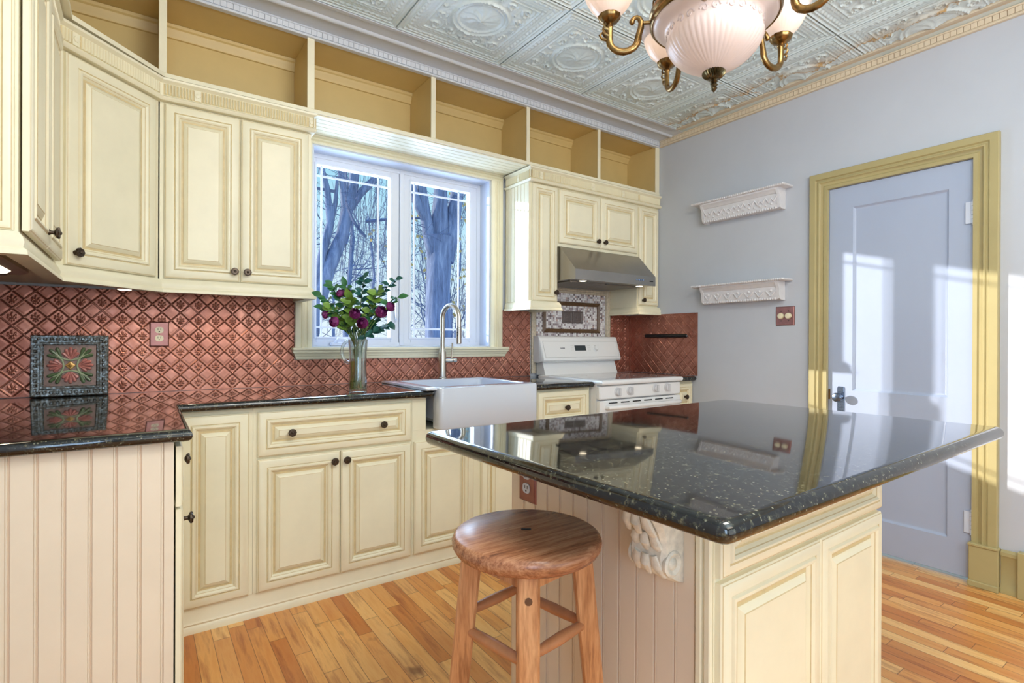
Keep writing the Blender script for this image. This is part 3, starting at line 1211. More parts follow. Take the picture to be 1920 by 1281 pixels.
FB = Fr((0, -0.286, 0))                                             # back wall uppers, U=+X V=Z N=-Y
A_ = np.array([-3.546, -0.5924, 0.0])
B_ = np.array([-3.2396, -0.286, 0.0])
s2_ = math.sqrt(0.5)
FD = Fr(A_, (s2_, s2_, 0), (0, 0, 1), (s2_, -s2_, 0))               # diagonal corner
FL = Fr((-3.546, -1.288, 0), (0, 1, 0), (0, 0, 1), (1, 0, 0))       # left wall run

TRIM_PATH = [(XL + 0.001, -1.326), (-3.5235, -1.326), (-3.5235, -0.6242), (-3.2247, -0.3254), (-2.5865, -0.3254), (-2.5865, -0.024)]
RAIL_P = [(-0.045, 1.365), (0, 1.365), (0, 1.372), (-0.003, 1.379), (-0.009, 1.383), (-0.006, 1.396), (-0.010, 1.409), (-0.016, 1.417), (-0.020, 1.4225), (-0.045, 1.4225)]
FRZ_P = [(-0.045, 2.19), (-0.010, 2.19), (-0.004, 2.195), (0, 2.203), (-0.010, 2.209), (-0.016, 2.213), (-0.016, 2.264), (-0.010, 2.268), (-0.001, 2.274), (0, 2.283), (-0.045, 2.283)]


def flutes(mb, p, q, rosettes=(), gap=0.006):
    """vertical reeds along p->q on the frieze plane, carved blocks at the rosette distances"""
    p, q = np.array(p), np.array(q)
    L = np.linalg.norm(q - p)
    d = (q - p) / L
    n = np.array([d[1], -d[0]])
    fr = Fr((p[0], p[1], 0), (d[0], d[1], 0), (0, 0, 1), (n[0], n[1], 0))
    mb.fbox(fr, 0.001, L - 0.001, 2.2145, 2.2625, -0.0175, -0.0158, 1)
    u = gap
    while u < L - gap - 0.007:
        if all(abs(u + 0.0035 - r) > 0.016 for r in rosettes):
            mb.extrude(fr, [(u, -0.0165), (u + 0.001, -0.0105), (u + 0.0036, -0.0075), (u + 0.0062, -0.0105), (u + 0.0072, -0.0165)], 2.2165, 2.2605)
        u += 0.0118
    for r in rosettes:
        mb.fbox(fr, r - 0.013, r + 0.013, 2.2155, 2.2615, -0.0165, -0.0105, 0, 0.001)
        c = Fr(fr.P(r, 2.2385, -0.0105), fr.U, fr.V, fr.N)
        mb.lathe([(0.0115, 0), (0.0105, 0.003), (0.007, 0.0035), (0.005, 0.0045), (0.002, 0.005)], 16, 0, c, lambda a, rr, h: 1 + 0.14 * math.cos(6 * a))


def trim(parent, path, lo, hi, flute_segs, rail=True, frieze=True):
    if frieze:
        mb = MB()
        mb.sweep(path, FRZ_P, lo, hi)
        for (p, q, ros) in flute_segs:
            flutes(mb, p, q, ros)
        part('frieze', mb, [M_CREAM, M_GLAZE], parent)
    if rail:
        mb = MB()
        mb.sweep(path, RAIL_P, lo, hi)
        part('light_rail', mb, M_CREAM, parent)


def poly_body(mb, pts, z0, z1, mi=0):
    mb.rings([[(x, y, z0) for x, y in pts], [(x, y, z1) for x, y in pts]], mi, True, True)


# --- upper left: two-door cabinet on the window wall
c = thing('wall_cabinet', 'cream two-door wall cabinet just left of the window', 'wall cabinet', (-2.92, -0.14, 1.40))
mb = MB()
mb.box(-3.236, -2.606, -0.286, -0.008, 1.400, 2.2855)
part('body', mb, M_CREAM, c)
front('door', c, FB, -3.219, -2.926, 1.429, 2.184, [(-2.949, 1.474)])
front('door', c, FB, -2.921, -2.620, 1.429, 2.184, [(-2.896, 1.474)])
trim(c, TRIM_PATH, 3, 5, [(TRIM_PATH[3], TRIM_PATH[4], (0.128, 0.615)), (TRIM_PATH[4], TRIM_PATH[5], ())])
# --- diagonal corner cabinet
c = thing('wall_cabinet', 'cream diagonal corner wall cabinet with one tall raised panel door', 'wall cabinet', (-3.55, -0.29, 1.40))
mb = MB()
poly_body(mb, [(XL + 0.004, -0.008), (XL + 0.004, -0.5935), (A_[0] - 0.0005, A_[1] - 0.0012), (B_[0] - 0.0012, B_[1]), (-3.2375, -0.008)], 1.400, 2.2855)
part('body', mb, M_CREAM, c)
front('door', c, FD, 0.024, 0.408, 1.429, 2.184, [(0.053, 1.474)], 0.05)
trim(c, TRIM_PATH, 2, 3, [(TRIM_PATH[2], TRIM_PATH[3], (0.055,))])
# --- left wall run
c = thing('wall_cabinet', 'cream wall cabinet at the far left with a raised panel on its end', 'wall cabinet', (-3.70, -0.94, 1.40))
mb = MB()
mb.box(XL + 0.004, -3.546, -1.288, -0.596, 1.400, 2.2855)
part('body', mb, M_CREAM, c)
mb = MB()
FE = Fr((XL + 0.006, -1.2885, 0))
raised(mb, Fr((0, -1.2885, 0)), XL + 0.008, -3.552, 1.424, 2.18, 0.03)
part('end_panel', mb, [M_CREAM, M_GLAZE], c)
FLD = Fr((-3.5405, -1.288, 0), (0, 1, 0), (0, 0, 1), (1, 0, 0))
front('door', c, FLD, 0.012, 0.318, 1.429, 2.184, [(0.292, 1.474)])
front('door', c, FLD, 0.322, 0.634, 1.429, 2.184)
trim(c, TRIM_PATH, 0, 2, [(TRIM_PATH[0], TRIM_PATH[1], ()), (TRIM_PATH[1], TRIM_PATH[2], (0.4,))])

# --- upper right group
RPATH = [(-1.268, -0.024), (-1.268, -0.3254), (-0.0005, -0.3254)]
# a: narrow cabinet with beadboard side
c = thing('wall_cabinet', 'narrow cream wall cabinet right of the window with sunlit beadboard side', 'wall cabinet', (-1.13, -0.15, 1.40))
mb = MB()
mb.box(-1.244, -1.0125, -0.286, -0.008, 1.400, 2.2855)
part('body', mb, M_CREAM, c)
mb = MB()
FS = Fr((-1.2445, -0.286, 0), (0, 1, 0), (0, 0, 1), (-1, 0, 0))
beadboard(mb, FS, 0.012, 0.262, 1.423, 2.189, 0.0375, 0.012, 0.008)
mb.fbox(FS, 0, 0.012, 1.423, 2.189, 0, 0.0085)
part('side_beadboard', mb, [M_CREAM, M_GLAZE], c)
front('door', c, FB, -1.2305, -1.0215, 1.424, 2.184, [(-1.046, 1.484)], 0.038)
PR1 = RPATH[:2] + [(-0.9955, -0.3254), (-0.9955, -0.008)]
trim(c, PR1, 0, 3, [], True, False)
mb = MB()
FRP = [RPATH[0], RPATH[1], (-1.0125, -0.3254), (-0.5, -0.3254)]
mb.sweep(FRP, FRZ_P, 0, 2)
flutes(mb, FRP[0], FRP[1], (0.15,))
flutes(mb, FRP[1], FRP[2], (0.10,))
part('frieze', mb, [M_CREAM, M_GLAZE], c)
# b: two-door cabinet over the hood
c = thing('wall_cabinet', 'short cream two-door wall cabinet above the steel hood', 'wall cabinet', (-0.62, -0.15, 1.80))
mb = MB()
mb.box(-1.0115, -0.2385, -0.286, -0.008, 1.7985, 2.2855)
part('body', mb, M_CREAM, c)
front('door', c, FB, -1.006, -0.630, 1.820, 2.180, [(-0.662, 1.863)])
front('door', c, FB, -0.625, -0.244, 1.820, 2.180, [(-0.595, 1.863)])
mb = MB()
mb.sweep([(-1.2, -0.3254), (-1.012, -0.3254), (-0.238, -0.3254), (-0.1, -0.3254)], FRZ_P, 1, 2)
flutes(mb, (-1.012, -0.3254), (-0.238, -0.3254), (0.30, 0.60))
part('frieze', mb, [M_CREAM, M_GLAZE], c)
# c: narrow cabinet against the right wall
c = thing('wall_cabinet', 'narrow cream wall cabinet in the corner right of the steel hood', 'wall cabinet', (-0.12, -0.15, 1.40))
mb = MB()
mb.box(-0.2375, -0.001, -0.286, -0.008, 1.400, 2.2855)
part('body', mb, M_CREAM, c)
front('door', c, FB, -0.2265, -0.008, 1.436, 2.175, [(-0.192, 1.473)], 0.036)
trim(c, [(-0.2587, -0.008), (-0.2587, -0.3254), (-0.0005, -0.3254)], 0, 2, [], True, False)
mb = MB()
mb.sweep([(-0.5, -0.3254), (-0.2375, -0.3254), (-0.001, -0.3254)], FRZ_P, 1, 2)
flutes(mb, (-0.2375, -0.3254), (-0.001, -0.3254), ())
part('frieze', mb, [M_CREAM, M_GLAZE], c)

# --- open shelf run under the ceiling
c = thing('open_shelf_unit', 'cream open cubby shelves with shade-toned ochre insides running under the ceiling above the cabinets', 'shelves', (-1.9, -0.15, 2.29))
SH = [(XL + 0.001, -0.001), (XL + 0.001, -1.30), (-3.502, -1.30), (-3.502, -0.603), (-3.217, -0.301), (-0.001, -0.301), (-0.001, -0.001)]
mb = MB()
poly_body(mb, SH, 2.2945, 2.3125)
part('shelf', mb, M_CREAM, c)
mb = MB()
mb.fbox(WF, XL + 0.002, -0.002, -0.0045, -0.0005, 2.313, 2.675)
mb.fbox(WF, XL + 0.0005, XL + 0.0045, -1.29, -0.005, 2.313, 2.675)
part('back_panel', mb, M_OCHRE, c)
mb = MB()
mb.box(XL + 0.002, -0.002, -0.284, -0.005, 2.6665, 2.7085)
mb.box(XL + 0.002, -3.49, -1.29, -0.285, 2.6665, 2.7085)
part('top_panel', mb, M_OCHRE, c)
# moulding on the back of the cubbies
MOLD = [(0.0, 2.605), (0.010, 2.607), (0.012, 2.622), (0.020, 2.634), (0.022, 2.646), (0.030, 2.652), (0.032, 2.6655), (0.0, 2.6655)]
DIVS = [(-3.2405, -3.2115), (-2.628, -2.594), (-1.9535, -1.9255), (-1.281, -1.255), (-0.656, -0.632), (-0.046, -0.003)]
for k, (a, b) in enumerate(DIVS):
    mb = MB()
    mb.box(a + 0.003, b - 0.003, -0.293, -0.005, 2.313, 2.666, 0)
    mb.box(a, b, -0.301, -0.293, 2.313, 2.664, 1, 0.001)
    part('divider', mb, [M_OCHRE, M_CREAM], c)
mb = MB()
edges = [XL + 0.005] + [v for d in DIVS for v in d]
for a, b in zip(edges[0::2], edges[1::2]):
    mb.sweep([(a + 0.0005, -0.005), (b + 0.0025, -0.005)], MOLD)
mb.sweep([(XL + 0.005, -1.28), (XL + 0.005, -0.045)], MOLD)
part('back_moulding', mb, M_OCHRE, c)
# beadboard soffit above the window
mb = MB()
FSF = Fr((0, -0.291, 2.2942), (0, 1, 0), (1, 0, 0), (0, 0, -1))
beadboard(mb, FSF, 0.0, 0.262, -2.583, -1.272, 0.046, 0.0, 0.005)
part('soffit_beadboard', mb, [M_CREAM, M_GLAZE], c)

# ------------------------------------------------------------------ base cabinets
FBB = Fr((0, -0.603, 0))


def base(label, x0, x1, ztop=0.8765, loc=None):
    c = thing('base_cabinet', label, 'base cabinet', ((x0 + x1) / 2, -0.3, 0.0))
    mb = MB()
    mb.box(x0 + 0.0005, x1 - 0.0005, -0.603, -0.004, 0.10, ztop)
    mb.box(x0 + 0.0005, x1 - 0.0005, -0.585, -0.004, 0.0, 0.10)
    part('body', mb, M_CREAM, c)
    return c


c = base('cream corner base cabinet with one tall door beside the end counter', -3.222, -2.915)
front('door', c, FBB, -3.175, -2.931, 0.104, 0.8595)
c = base('cream base cabinet with a wide two-knob drawer over two doors', -2.915, -2.2)
front('drawer', c, FBB, -2.899, -2.2095, 0.670, 0.859, [(-2.767, 0.765), (-2.358, 0.765)], 0.042)
front('door', c, FBB, -2.899, -2.5565, 0.104, 0.660, [(-2.586, 0.619)])
front('door', c, FBB, -2.5525, -2.2095, 0.104, 0.660, [(-2.531, 0.619)])
c = base('cream base cabinet with two doors below the white sink', -2.2, -1.462, 0.715)
mb = MB()
mb.box(-2.1995, -2.125, -0.603, -0.585, 0.7155, 0.8765)
part('filler_strip', mb, M_CREAM, c)
front('door', c, FBB, -2.192, -1.853, 0.104, 0.660)
front('door', c, FBB, -1.806, -1.470, 0.104, 0.660)
c = base('small cream base cabinet with one drawer between sink and stove', -1.462, -1.014)
front('drawer', c, FBB, -1.426, -1.030, 0.670, 0.866, [(-1.218, 0.767)], 0.042)
front('door', c, FBB, -1.426, -1.030, 0.104, 0.660)
c = base('narrow cream base cabinet right of the stove', -0.236, -0.001)
front('drawer', c, FBB, -0.205, -0.008, 0.670, 0.862, [(-0.102, 0.767)], 0.036)
front('door', c, FBB, -0.205, -0.008, 0.104, 0.660, (), 0.036)
# end run on the left wall
c = thing('base_cabinet', 'cream base cabinet at front left with a tongue-and-groove end panel', 'base cabinet', (-3.53, -0.95, 0.0))
mb = MB()
mb.box(XL + 0.003, -3.2225, -1.283, -0.604, 0.0, 0.8765)
part('body', mb, M_CREAM, c)
mb = MB()
FP = Fr((0, -1.2835, 0))
beadboard(mb, FP, XL + 0.003, -3.2455, 0.004, 0.8762, 0.0526, -3.2455 - 0.0526 * 11)
mb.fbox(FP, -3.2455, -3.2225, 0.004, 0.8762, 0, 0.0065)
part('end_panel', mb, [M_BEAD, M_BEADLINE], c)
FPL = Fr((-3.2175, -1.284, 0), (0, 1, 0), (0, 0, 1), (1, 0, 0))
front('drawer', c, FPL, 0.004, 0.63, 0.692, 0.862, [(0.20, 0.787)], 0.042)
front('door', c, FPL, 0.004, 0.312, 0.104, 0.683, [(0.06, 0.640)])
front('door', c, FPL, 0.316, 0.63, 0.104, 0.683)
# moulded skirting under the base cabinets
mb = MB()
mb.sweep([(-3.195, -0.586), (-1.014, -0.586)], [(0, 0), (0.022, 0), (0.022, 0.022), (0.017, 0.030), (0.021, 0.038), (0.017, 0.046), (0.017, 0.0995), (0, 0.0995)])
struct('baseboard_back', mb, M_CREAM)

# ------------------------------------------------------------------ granite counters
mb = MB()
mb.slab([(XL + 0.002, -0.008), (XL + 0.002, -1.325), (-3.180, -1.325), (-3.180, -0.650), (-2.100, -0.650), (-2.100, -0.060), (-1.4868, -0.060), (-1.4868, -0.650),
         (-1.0135, -0.650), (-1.0135, -0.008)], 0.8785, 0.914, 0.018)
single('granite_countertop', mb, M_GRANITE, 'long polished black granite countertop wrapping the corner and the white sink', 'countertop', (-2.6, -0.3, 0.88), angle=40)
mb = MB()
mb.slab([(-0.2355, -0.008), (-0.2355, -0.650), (-0.0095, -0.650), (-0.0095, -0.008)], 0.8785, 0.914, 0.018)
single('granite_countertop', mb, M_GRANITE, 'small strip of black granite countertop right of the stove', 'countertop', (-0.12, -0.3, 0.88), angle=40)


# ================================================================== SINK + FAUCET
def rrect(x0, x1, y0, y1, r, k=5):
    pts = []
    for (cx, cy, a0) in ((x1 - r, y1 - r, 0), (x0 + r, y1 - r, PI / 2), (x0 + r, y0 + r, PI), (x1 - r, y0 + r, 1.5 * PI)):
        for j in range(k + 1):
            a = a0 + PI / 2 * j / k
            pts.append((cx + r * math.cos(a), cy + r * math.sin(a)))
    return pts


sink = thing('farmhouse_sink', 'white fireclay apron-front sink under the window', 'sink', (-1.79, -0.37, 0.72))
mb = MB()
r3 = lambda p, z: [(x, y, z) for x, y in p]
# flange and basin
mb.rings([r3(rrect(-2.150, -1.4885, -0.660, -0.058, 0.014), 0.9145), r3(rrect(-2.152, -1.4870, -0.664, -0.056, 0.016), 0.9185),
          r3(rrect(-2.150, -1.4885, -0.662, -0.058, 0.016), 0.9265), r3(rrect(-2.144, -1.494, -0.656, -0.064, 0.016), 0.9290),
          r3(rrect(-2.085, -1.524, -0.640, -0.150, 0.030), 0.9285), r3(rrect(-2.080, -1.529, -0.634, -0.156, 0.030), 0.921),
          r3(rrect(-2.072, -1.537, -0.626, -0.164, 0.045), 0.76), r3(rrect(-2.050, -1.56, -0.60, -0.19, 0.06), 0.738)], 0, False, True)
part('basin', mb, M_CERAMIC, sink)
mb = MB()
ap = rrect(-2.094, -1.4885, -0.700, -0.606, 0.020)
ap2 = rrect(-2.090, -1.4925, -0.696, -0.610, 0.018)
mb.rings([r3(rrect(-2.086, -1.4965, -0.692, -0.614, 0.016), 0.719), r3(ap2, 0.721), r3(ap, 0.728), r3(ap, 0.918), r3(ap2, 0.927), r3(rrect(-2.082, -1.500, -0.688, -0.618, 0.016), 0.9288)], 0, True, True)
part('apron', mb, M_CERAMIC, sink)

fa = thing('kitchen_faucet', 'tall brushed nickel gooseneck faucet standing behind the sink', 'faucet', (-1.775, -0.103, 0.929))
FX, FYY = -1.775, -0.103
mb = MB()
ff = Fr((FX, FYY, 0), (1, 0, 0), (0, 1, 0), (0, 0, 1))
mb.lathe([(0.029, 0.9285), (0.029, 0.934), (0.025, 0.938), (0.0245, 1.085), (0.0225, 1.095), (0.0165, 1.112), (0.0155, 1.125)], 24, 0, ff)
part('body', mb, M_NICKEL, fa)
mb = MB()
dx_, dy_ = 0.42, -0.91
RA = 0.062
pts = [(FX, FYY, 1.12), (FX, FYY, 1.22), (FX, FYY, 1.300)]
for k in range(1, 15):
    a = PI * k / 14
    q = RA * (1 - math.cos(a))
    pts.append((FX + dx_ * q, FYY + dy_ * q, 1.300 + 1.22 * RA * math.sin(a)))
q = 2 * RA
pts += [(FX + dx_ * q, FYY + dy_ * q, 1.27), (FX + dx_ * q, FYY + dy_ * q, 1.238)]
mb.tube(pts, 0.0145, 14)
part('gooseneck', mb, M_NICKEL, fa)
mb = MB()
hf = Fr((FX + dx_ * q, FYY + dy_ * q, 0), (1, 0, 0), (0, 1, 0), (0, 0, 1))
mb.lathe([(0.0125, 1.142), (0.0165, 1.145), (0.0165, 1.225), (0.0175, 1.232), (0.0175, 1.2385), (0.014, 1.241)], 20, 0, hf)
sp = part('spray_head', mb, M_NICKEL, fa)
mb = MB()
for z in (1.212, 1.196):
    mb.ball((FX + dx_ * q - 0.0135, FYY + dy_ * q - 0.009, z), 0.005, 8, 6)
part('spray_button', mb, M_BLACK, sp)
mb = MB()
ax = np.array([0.93, -0.36, 0.0])
lf = Fr((FX + 0.022 * ax[0], FYY + 0.022 * ax[1], 1.040), np.cross(ax, (0, 0, 1)), (0, 0, 1), ax)
mb.lathe([(0.014, -0.006), (0.014, 0.040), (0.0105, 0.042), (0.0105, 0.046), (0.014, 0.048), (0.014, 0.066), (0.012, 0.069)], 18, 0, lf)
e_ = np.array(lf.P(0, 0, 0.036))
mb.tube([e_ + (0, 0, 0.008), e_ + (0.001, 0, 0.05), e_ + (0.003, -0.004, 0.108)], [0.0048, 0.0042, 0.0055], 10)
part('lever', mb, M_NICKEL, fa)

# ================================================================== STOVE
SX0, SX1 = -1.0085, -0.2405
st = thing('electric_stove', 'white electric range with glass cooktop standing under the steel hood', 'stove', (-0.62, -0.35, 0.0))
mb = MB()
mb.box(SX0 + 0.004, SX1 - 0.004, -0.655, -0.035, 0.03, 0.895, 0, 0.003)
for (x, y) in ((SX0 + 0.05, -0.6), (SX1 - 0.05, -0.6), (SX0 + 0.05, -0.1), (SX1 - 0.05, -0.1)):
    mb.box(x - 0.02, x + 0.02, y - 0.02, y + 0.02, 0.0, 0.035)
part('body', mb, M_ENAMEL, st)
mb = MB()
mb.slab([(SX0 - 0.0, -0.075), (SX0 - 0.0, -0.712), (SX1 + 0.0, -0.712), (SX1 + 0.0, -0.075)], 0.892, 0.922, 0.012)
part('cooktop_rim', mb, M_ENAMEL, st)
mb = MB()
mb.box(SX0 + 0.035, SX1 - 0.035, -0.670, -0.130, 0.9205, 0.9235, 0, 0.001)
for (x, y, r) in ((-0.82, -0.54, 0.1), (-0.43, -0.54, 0.08), (-0.82, -0.26, 0.08), (-0.43, -0.26, 0.1)):
    c_ = Fr((x, y, 0.9235), (1, 0, 0), (0, 1, 0), (0, 0, 1))
    mb.rings([[c_.P(rr * math.cos(2 * PI * k / 40), rr * math.sin(2 * PI * k / 40), 0.0002) for k in range(40)] for rr in (r, r - 0.003)], 1)
part('glass_surface', mb, [simple('grey_ceramic_glass', rgb(170, 166, 168), 0.05, spec=0.6, coat=0.5), M_GREY], st)
# back guard: sunk lower panel and overhanging control head
fxx = Fr((0, 0, 0), (0, 1, 0), (1, 0, 0), (0, 0, 1))
mb = MB()
mb.extrude(fxx, [(-0.125, 0.922), (-0.118, 0.935), (-0.088, 1.020), (-0.02, 1.020), (-0.02, 0.922)], SX0 + 0.028, SX1 - 0.030)
part('back_panel', mb, M_ENAMEL, st)
mb = MB()
head = [(-0.088, 1.008), (-0.128, 1.016), (-0.137, 1.026), (-0.136, 1.038), (-0.092, 1.166)]
for k in range(1, 7):
    a = PI / 2 * k / 6
    head.append((-0.068 - 0.024 * math.cos(a), 1.170 + 0.026 * math.sin(a)))
head += [(-0.022, 1.196), (-0.022, 1.008)]
xs = [(SX0, 0.80), (SX0 + 0.006, 0.97), (SX0 + 0.014, 1.0), (SX1 - 0.014, 1.0), (SX1 - 0.006, 0.97), (SX1, 0.80)]
rs = []
for x, k in xs:
    rs.append([(x, -0.06 + (y + 0.06) * (k if y < -0.06 else 1), 1.1 + (z - 1.1) * (0.94 + 0.06 * k)) for y, z in head])
mb.rings(rs, 0, True, True)
bh = part('control_head', mb, M_ENAMEL, st)
# sloping face
sv = np.array([0, 0.044, 0.128])
sl_ = np.linalg.norm(sv)
FC = Fr((0, -0.1345, 1.042), (1, 0, 0), sv / sl_, (0, -sv[2] / sl_, sv[1] / sl_))
mb = MB()
mb.fbox(FC, SX0 + 0.024, SX1 - 0.022, 0.004, 0.124, 0.0, 0.0022, 0, 0.001)
for u, w in ((SX0 + 0.023, 0.0012), (SX1 - 0.0222, 0.0012)):
    mb.fbox(FC, u, u + w, 0.003, 0.125, 0, 0.0025, 1)
mb.fbox(FC, SX0 + 0.023, SX1 - 0.021, 0.1245, 0.1262, 0, 0.0024, 1)
mb.fbox(FC, SX0 + 0.023, SX1 - 0.021, 0.0022, 0.0038, 0, 0.0024, 1)
part('control_panel', mb, [M_ENAMEL, M_GREY], st)
mb = MB()
mb.fbox(FC, -0.700, -0.592, 0.052, 0.092, 0.002, 0.0042, 0, 0.0008)
part('clock_display', mb, M_SCREEN, st)
mb = MB()
u = -0.835
for k in range(5):                                             # small dark maker's lettering, too small to read in the photograph
    mb.fbox(FC, u, u + 0.0065, 0.068, 0.0765, 0.002, 0.0026)
    u += 0.0082
part('maker_mark', mb, simple('slate_print', rgb(96, 98, 108), 0.5), st)
mb = MB()
for v in (0.056, 0.072, 0.088):
    for u in (-0.735, -0.722):
        mb.fbox(FC, u, u + 0.008, v, v + 0.003, 0.002, 0.0026)
    mb.fbox(FC, -0.575, -0.545, v, v + 0.002, 0.002, 0.0026)
o_ = part('printed_legend', mb, M_GREY, st)
o_['kind'] = 'stuff'


M_KNOBW = simple('pale_grey_knob', rgb(206, 206, 208), 0.3)


def stove_knob(name, fr, u, v, s):
    mb = MB()
    kf = Fr(fr.P(u, v, 0.002), fr.U, fr.V, fr.N)
    mb.lathe([(0.024 * s, 0), (0.024 * s, 0.003), (0.019 * s, 0.006), (0.0175 * s, 0.016), (0.015 * s, 0.018)], 24, 0, kf)
    mb.fbox(kf, -0.0055 * s, 0.0055 * s, -0.021 * s, 0.021 * s, 0.010, 0.027 * s, 0, 0.003)
    return part(name, mb, M_ENAMEL, st)


mb = MB()
kf = Fr(FC.P(-0.497, 0.070, 0.002), FC.U, FC.V, FC.N)
mb.lathe([(0.026, 0), (0.024, 0.004), (0.020, 0.006), (0.018, 0.022), (0.015, 0.025)], 24, 0, kf)
part('selector_knob', mb, M_ENAMEL, st)
# front control strip, oven door and handle
mb = MB()
mb.box(SX0 + 0.001, SX1 - 0.001, -0.690, -0.655, 0.803, 0.886, 0, 0.006)
part('front_control_strip', mb, M_ENAMEL, st)
FF = Fr((0, -0.690, 0))
for (x, z) in ((-0.855, 0.846), (-0.745, 0.848), (-0.500, 0.852), (-0.385, 0.853)):
    mb = MB()
    kf = Fr((x, -0.690, z), (1, 0, 0), (0, 0, 1), (0, -1, 0))
    mb.lathe([(0.028, 0), (0.028, 0.003), (0.023, 0.006), (0.021, 0.016), (0.018, 0.018)], 24, 0, kf)
    mb.fbox(kf, -0.0065, 0.0065, -0.024, 0.024, 0.010, 0.032, 0, 0.003)
    part('burner_knob', mb, M_KNOBW, st)
mb = MB()
mb.box(SX0 + 0.002, SX1 - 0.002, -0.692, -0.656, 0.235, 0.796, 0, 0.005)
od = part('oven_door', mb, M_ENAMEL, st)
mb = MB()
for k in range(6):
    x = SX0 + 0.075 + k * 0.107
    mb.box(x, x + 0.075, -0.694, -0.690, 0.776, 0.783)
part('vent_slots', mb, M_DARK, od)
mb = MB()
mb.tube([(SX0 + 0.055, -0.69, 0.752), (SX0 + 0.052, -0.728, 0.756), (SX0 + 0.075, -0.738, 0.757), (SX1 - 0.075, -0.738, 0.757), (SX1 - 0.052, -0.728, 0.756), (SX1 - 0.055, -0.69, 0.752)], 0.0135, 12)
part('oven_handle', mb, M_ENAMEL, od)
mb = MB()
mb.box(SX0 + 0.002, SX1 - 0.002, -0.688, -0.656, 0.04, 0.228, 0, 0.005)
part('storage_drawer', mb, M_ENAMEL, st)

# ================================================================== HOOD
hd = thing('range_hood', 'brushed steel range hood under the short wall cabinet', 'hood', (-0.62, -0.23, 1.56))
HX0, HX1 = -1.0105, -0.2395
mb = MB()
mb.extrude(fxx, [(-0.010, 1.566), (-0.446, 1.566), (-0.452, 1.562), (-0.467, 1.562), (-0.467, 1.629), (-0.308, 1.7945), (-0.010, 1.7945)], HX0, HX1)
can = part('canopy', mb, M_STEEL, hd)
mb = MB()
mb.box(HX0 + 0.05, -0.64, -0.36, -0.05, 1.558, 1.5665, 0, 0.002)
mb.box(-0.62, HX1 - 0.05, -0.36, -0.05, 1.558, 1.5665, 0, 0.002)
for x in np.arange(HX0 + 0.065, HX1 - 0.07, 0.02):
    if not -0.66 < x < -0.61:
        mb.box(x, x + 0.010, -0.35, -0.06, 1.5565, 1.559)
part('grease_filter', mb, M_STEEL, hd)
for x in (-0.893, -0.345):
    mb = MB()
    lf = Fr((x, -0.408, 1.5665), (1, 0, 0), (0, -1, 0), (0, 0, -1))
    mb.lathe([(0.034, 0), (0.034, 0.004), (0.028, 0.006), (0.026, 0.004)], 24, 0, lf)
    rng = part('lamp_ring', mb, M_STEEL, hd)
    mb = MB()
    mb.lathe([(0.026, 0.003), (0.024, 0.006), (0.012, 0.0085), (0.001, 0.009)], 24, 0, lf)
    part('lamp_lens', mb, M_WARM, rng)
mb = MB()
for k in range(5):
    x = -0.445 + 0.018 * k
    mb.box(x, x + 0.009, -0.4695, -0.4665, 1.592, 1.604, 0, 0.001)
part('push_buttons', mb, M_CHROME, hd)
mb = MB()
u = -0.303
for k in range(5):                                             # dark maker's badge, lettering not legible in the photograph
    mb.box(u, u + 0.006, -0.4685, -0.4668, 1.590, 1.597)
    u += 0.0075
part('maker_badge', mb, M_BLACK, hd)

# ================================================================== MOSAIC PANEL BEHIND THE STOVE
mo = thing('mosaic_panel', 'framed glass mosaic panel on the wall behind the stove', 'tile panel', (-0.63, -0.004, 1.05))
mb = MB()
mb.box(-0.972, -0.296, -0.008, -0.0005, 0.93, 1.530)
part('mosaic_field', mb, M_MOSAIC, mo)
M_STONE = simple('carved_stone_trim', rgb(206, 192, 170), 0.6, var=0.25, scale=60, bmp=0.3)
mb = MB()
SP = [(0, 0), (0.0, 0.014), (0.012, 0.018), (0.018, 0.012), (0.026, 0.016), (0.040, 0.012), (0.044, 0)]
for (o, U, V, a, b) in (((-1.018, 0, 0), (1, 0, 0), (0, 0, 1), 0.93, 1.558), ((-0.238, 0, 0), (-1, 0, 0), (0, 0, 1), 0.93, 1.558)):
    mb.extrude(Fr(o, U, V, (0, -1, 0)), SP, a, b)
mb.extrude(Fr((0, 0, 1.5595), (0, 0, -1), (1, 0, 0), (0, -1, 0)), SP, -0.975, -0.281)
for x in np.arange(-0.97, -0.29, 0.014):
    mb.box(x, x + 0.007, -0.017, -0.01, 1.519, 1.526)
part('stone_border', mb, M_STONE, mo)
M_ROPE = simple('bronze_liner', rgb(108, 82, 58), 0.4, var=0.5, scale=120, bmp=0.2)
mb = MB()
RP = [(0, 0), (0.0, 0.008), (0.008, 0.014), (0.014, 0.010), (0.020, 0.014), (0.028, 0.009), (0.030, 0)]
x0, x1, z0, z1 = -0.918, -0.350, 1.224, 1.456
rs = []
for (x, z, dx, dz) in ((x0, z0, 1, 1), (x1, z0, -1, 1), (x1, z1, -1, -1), (x0, z1, 1, -1), (x0, z0, 1, 1)):
    rs.append([(x + dx * u, -0.006 - n, z + dz * u) for u, n in RP])
mb.rings(rs, 0)
part('inner_frame', mb, M_ROPE, mo)
mb = MB()
M_PLATE = simple('dark_metal_tile', rgb(104, 94, 92), 0.38, var=0.25, scale=140, bmp=0.25)
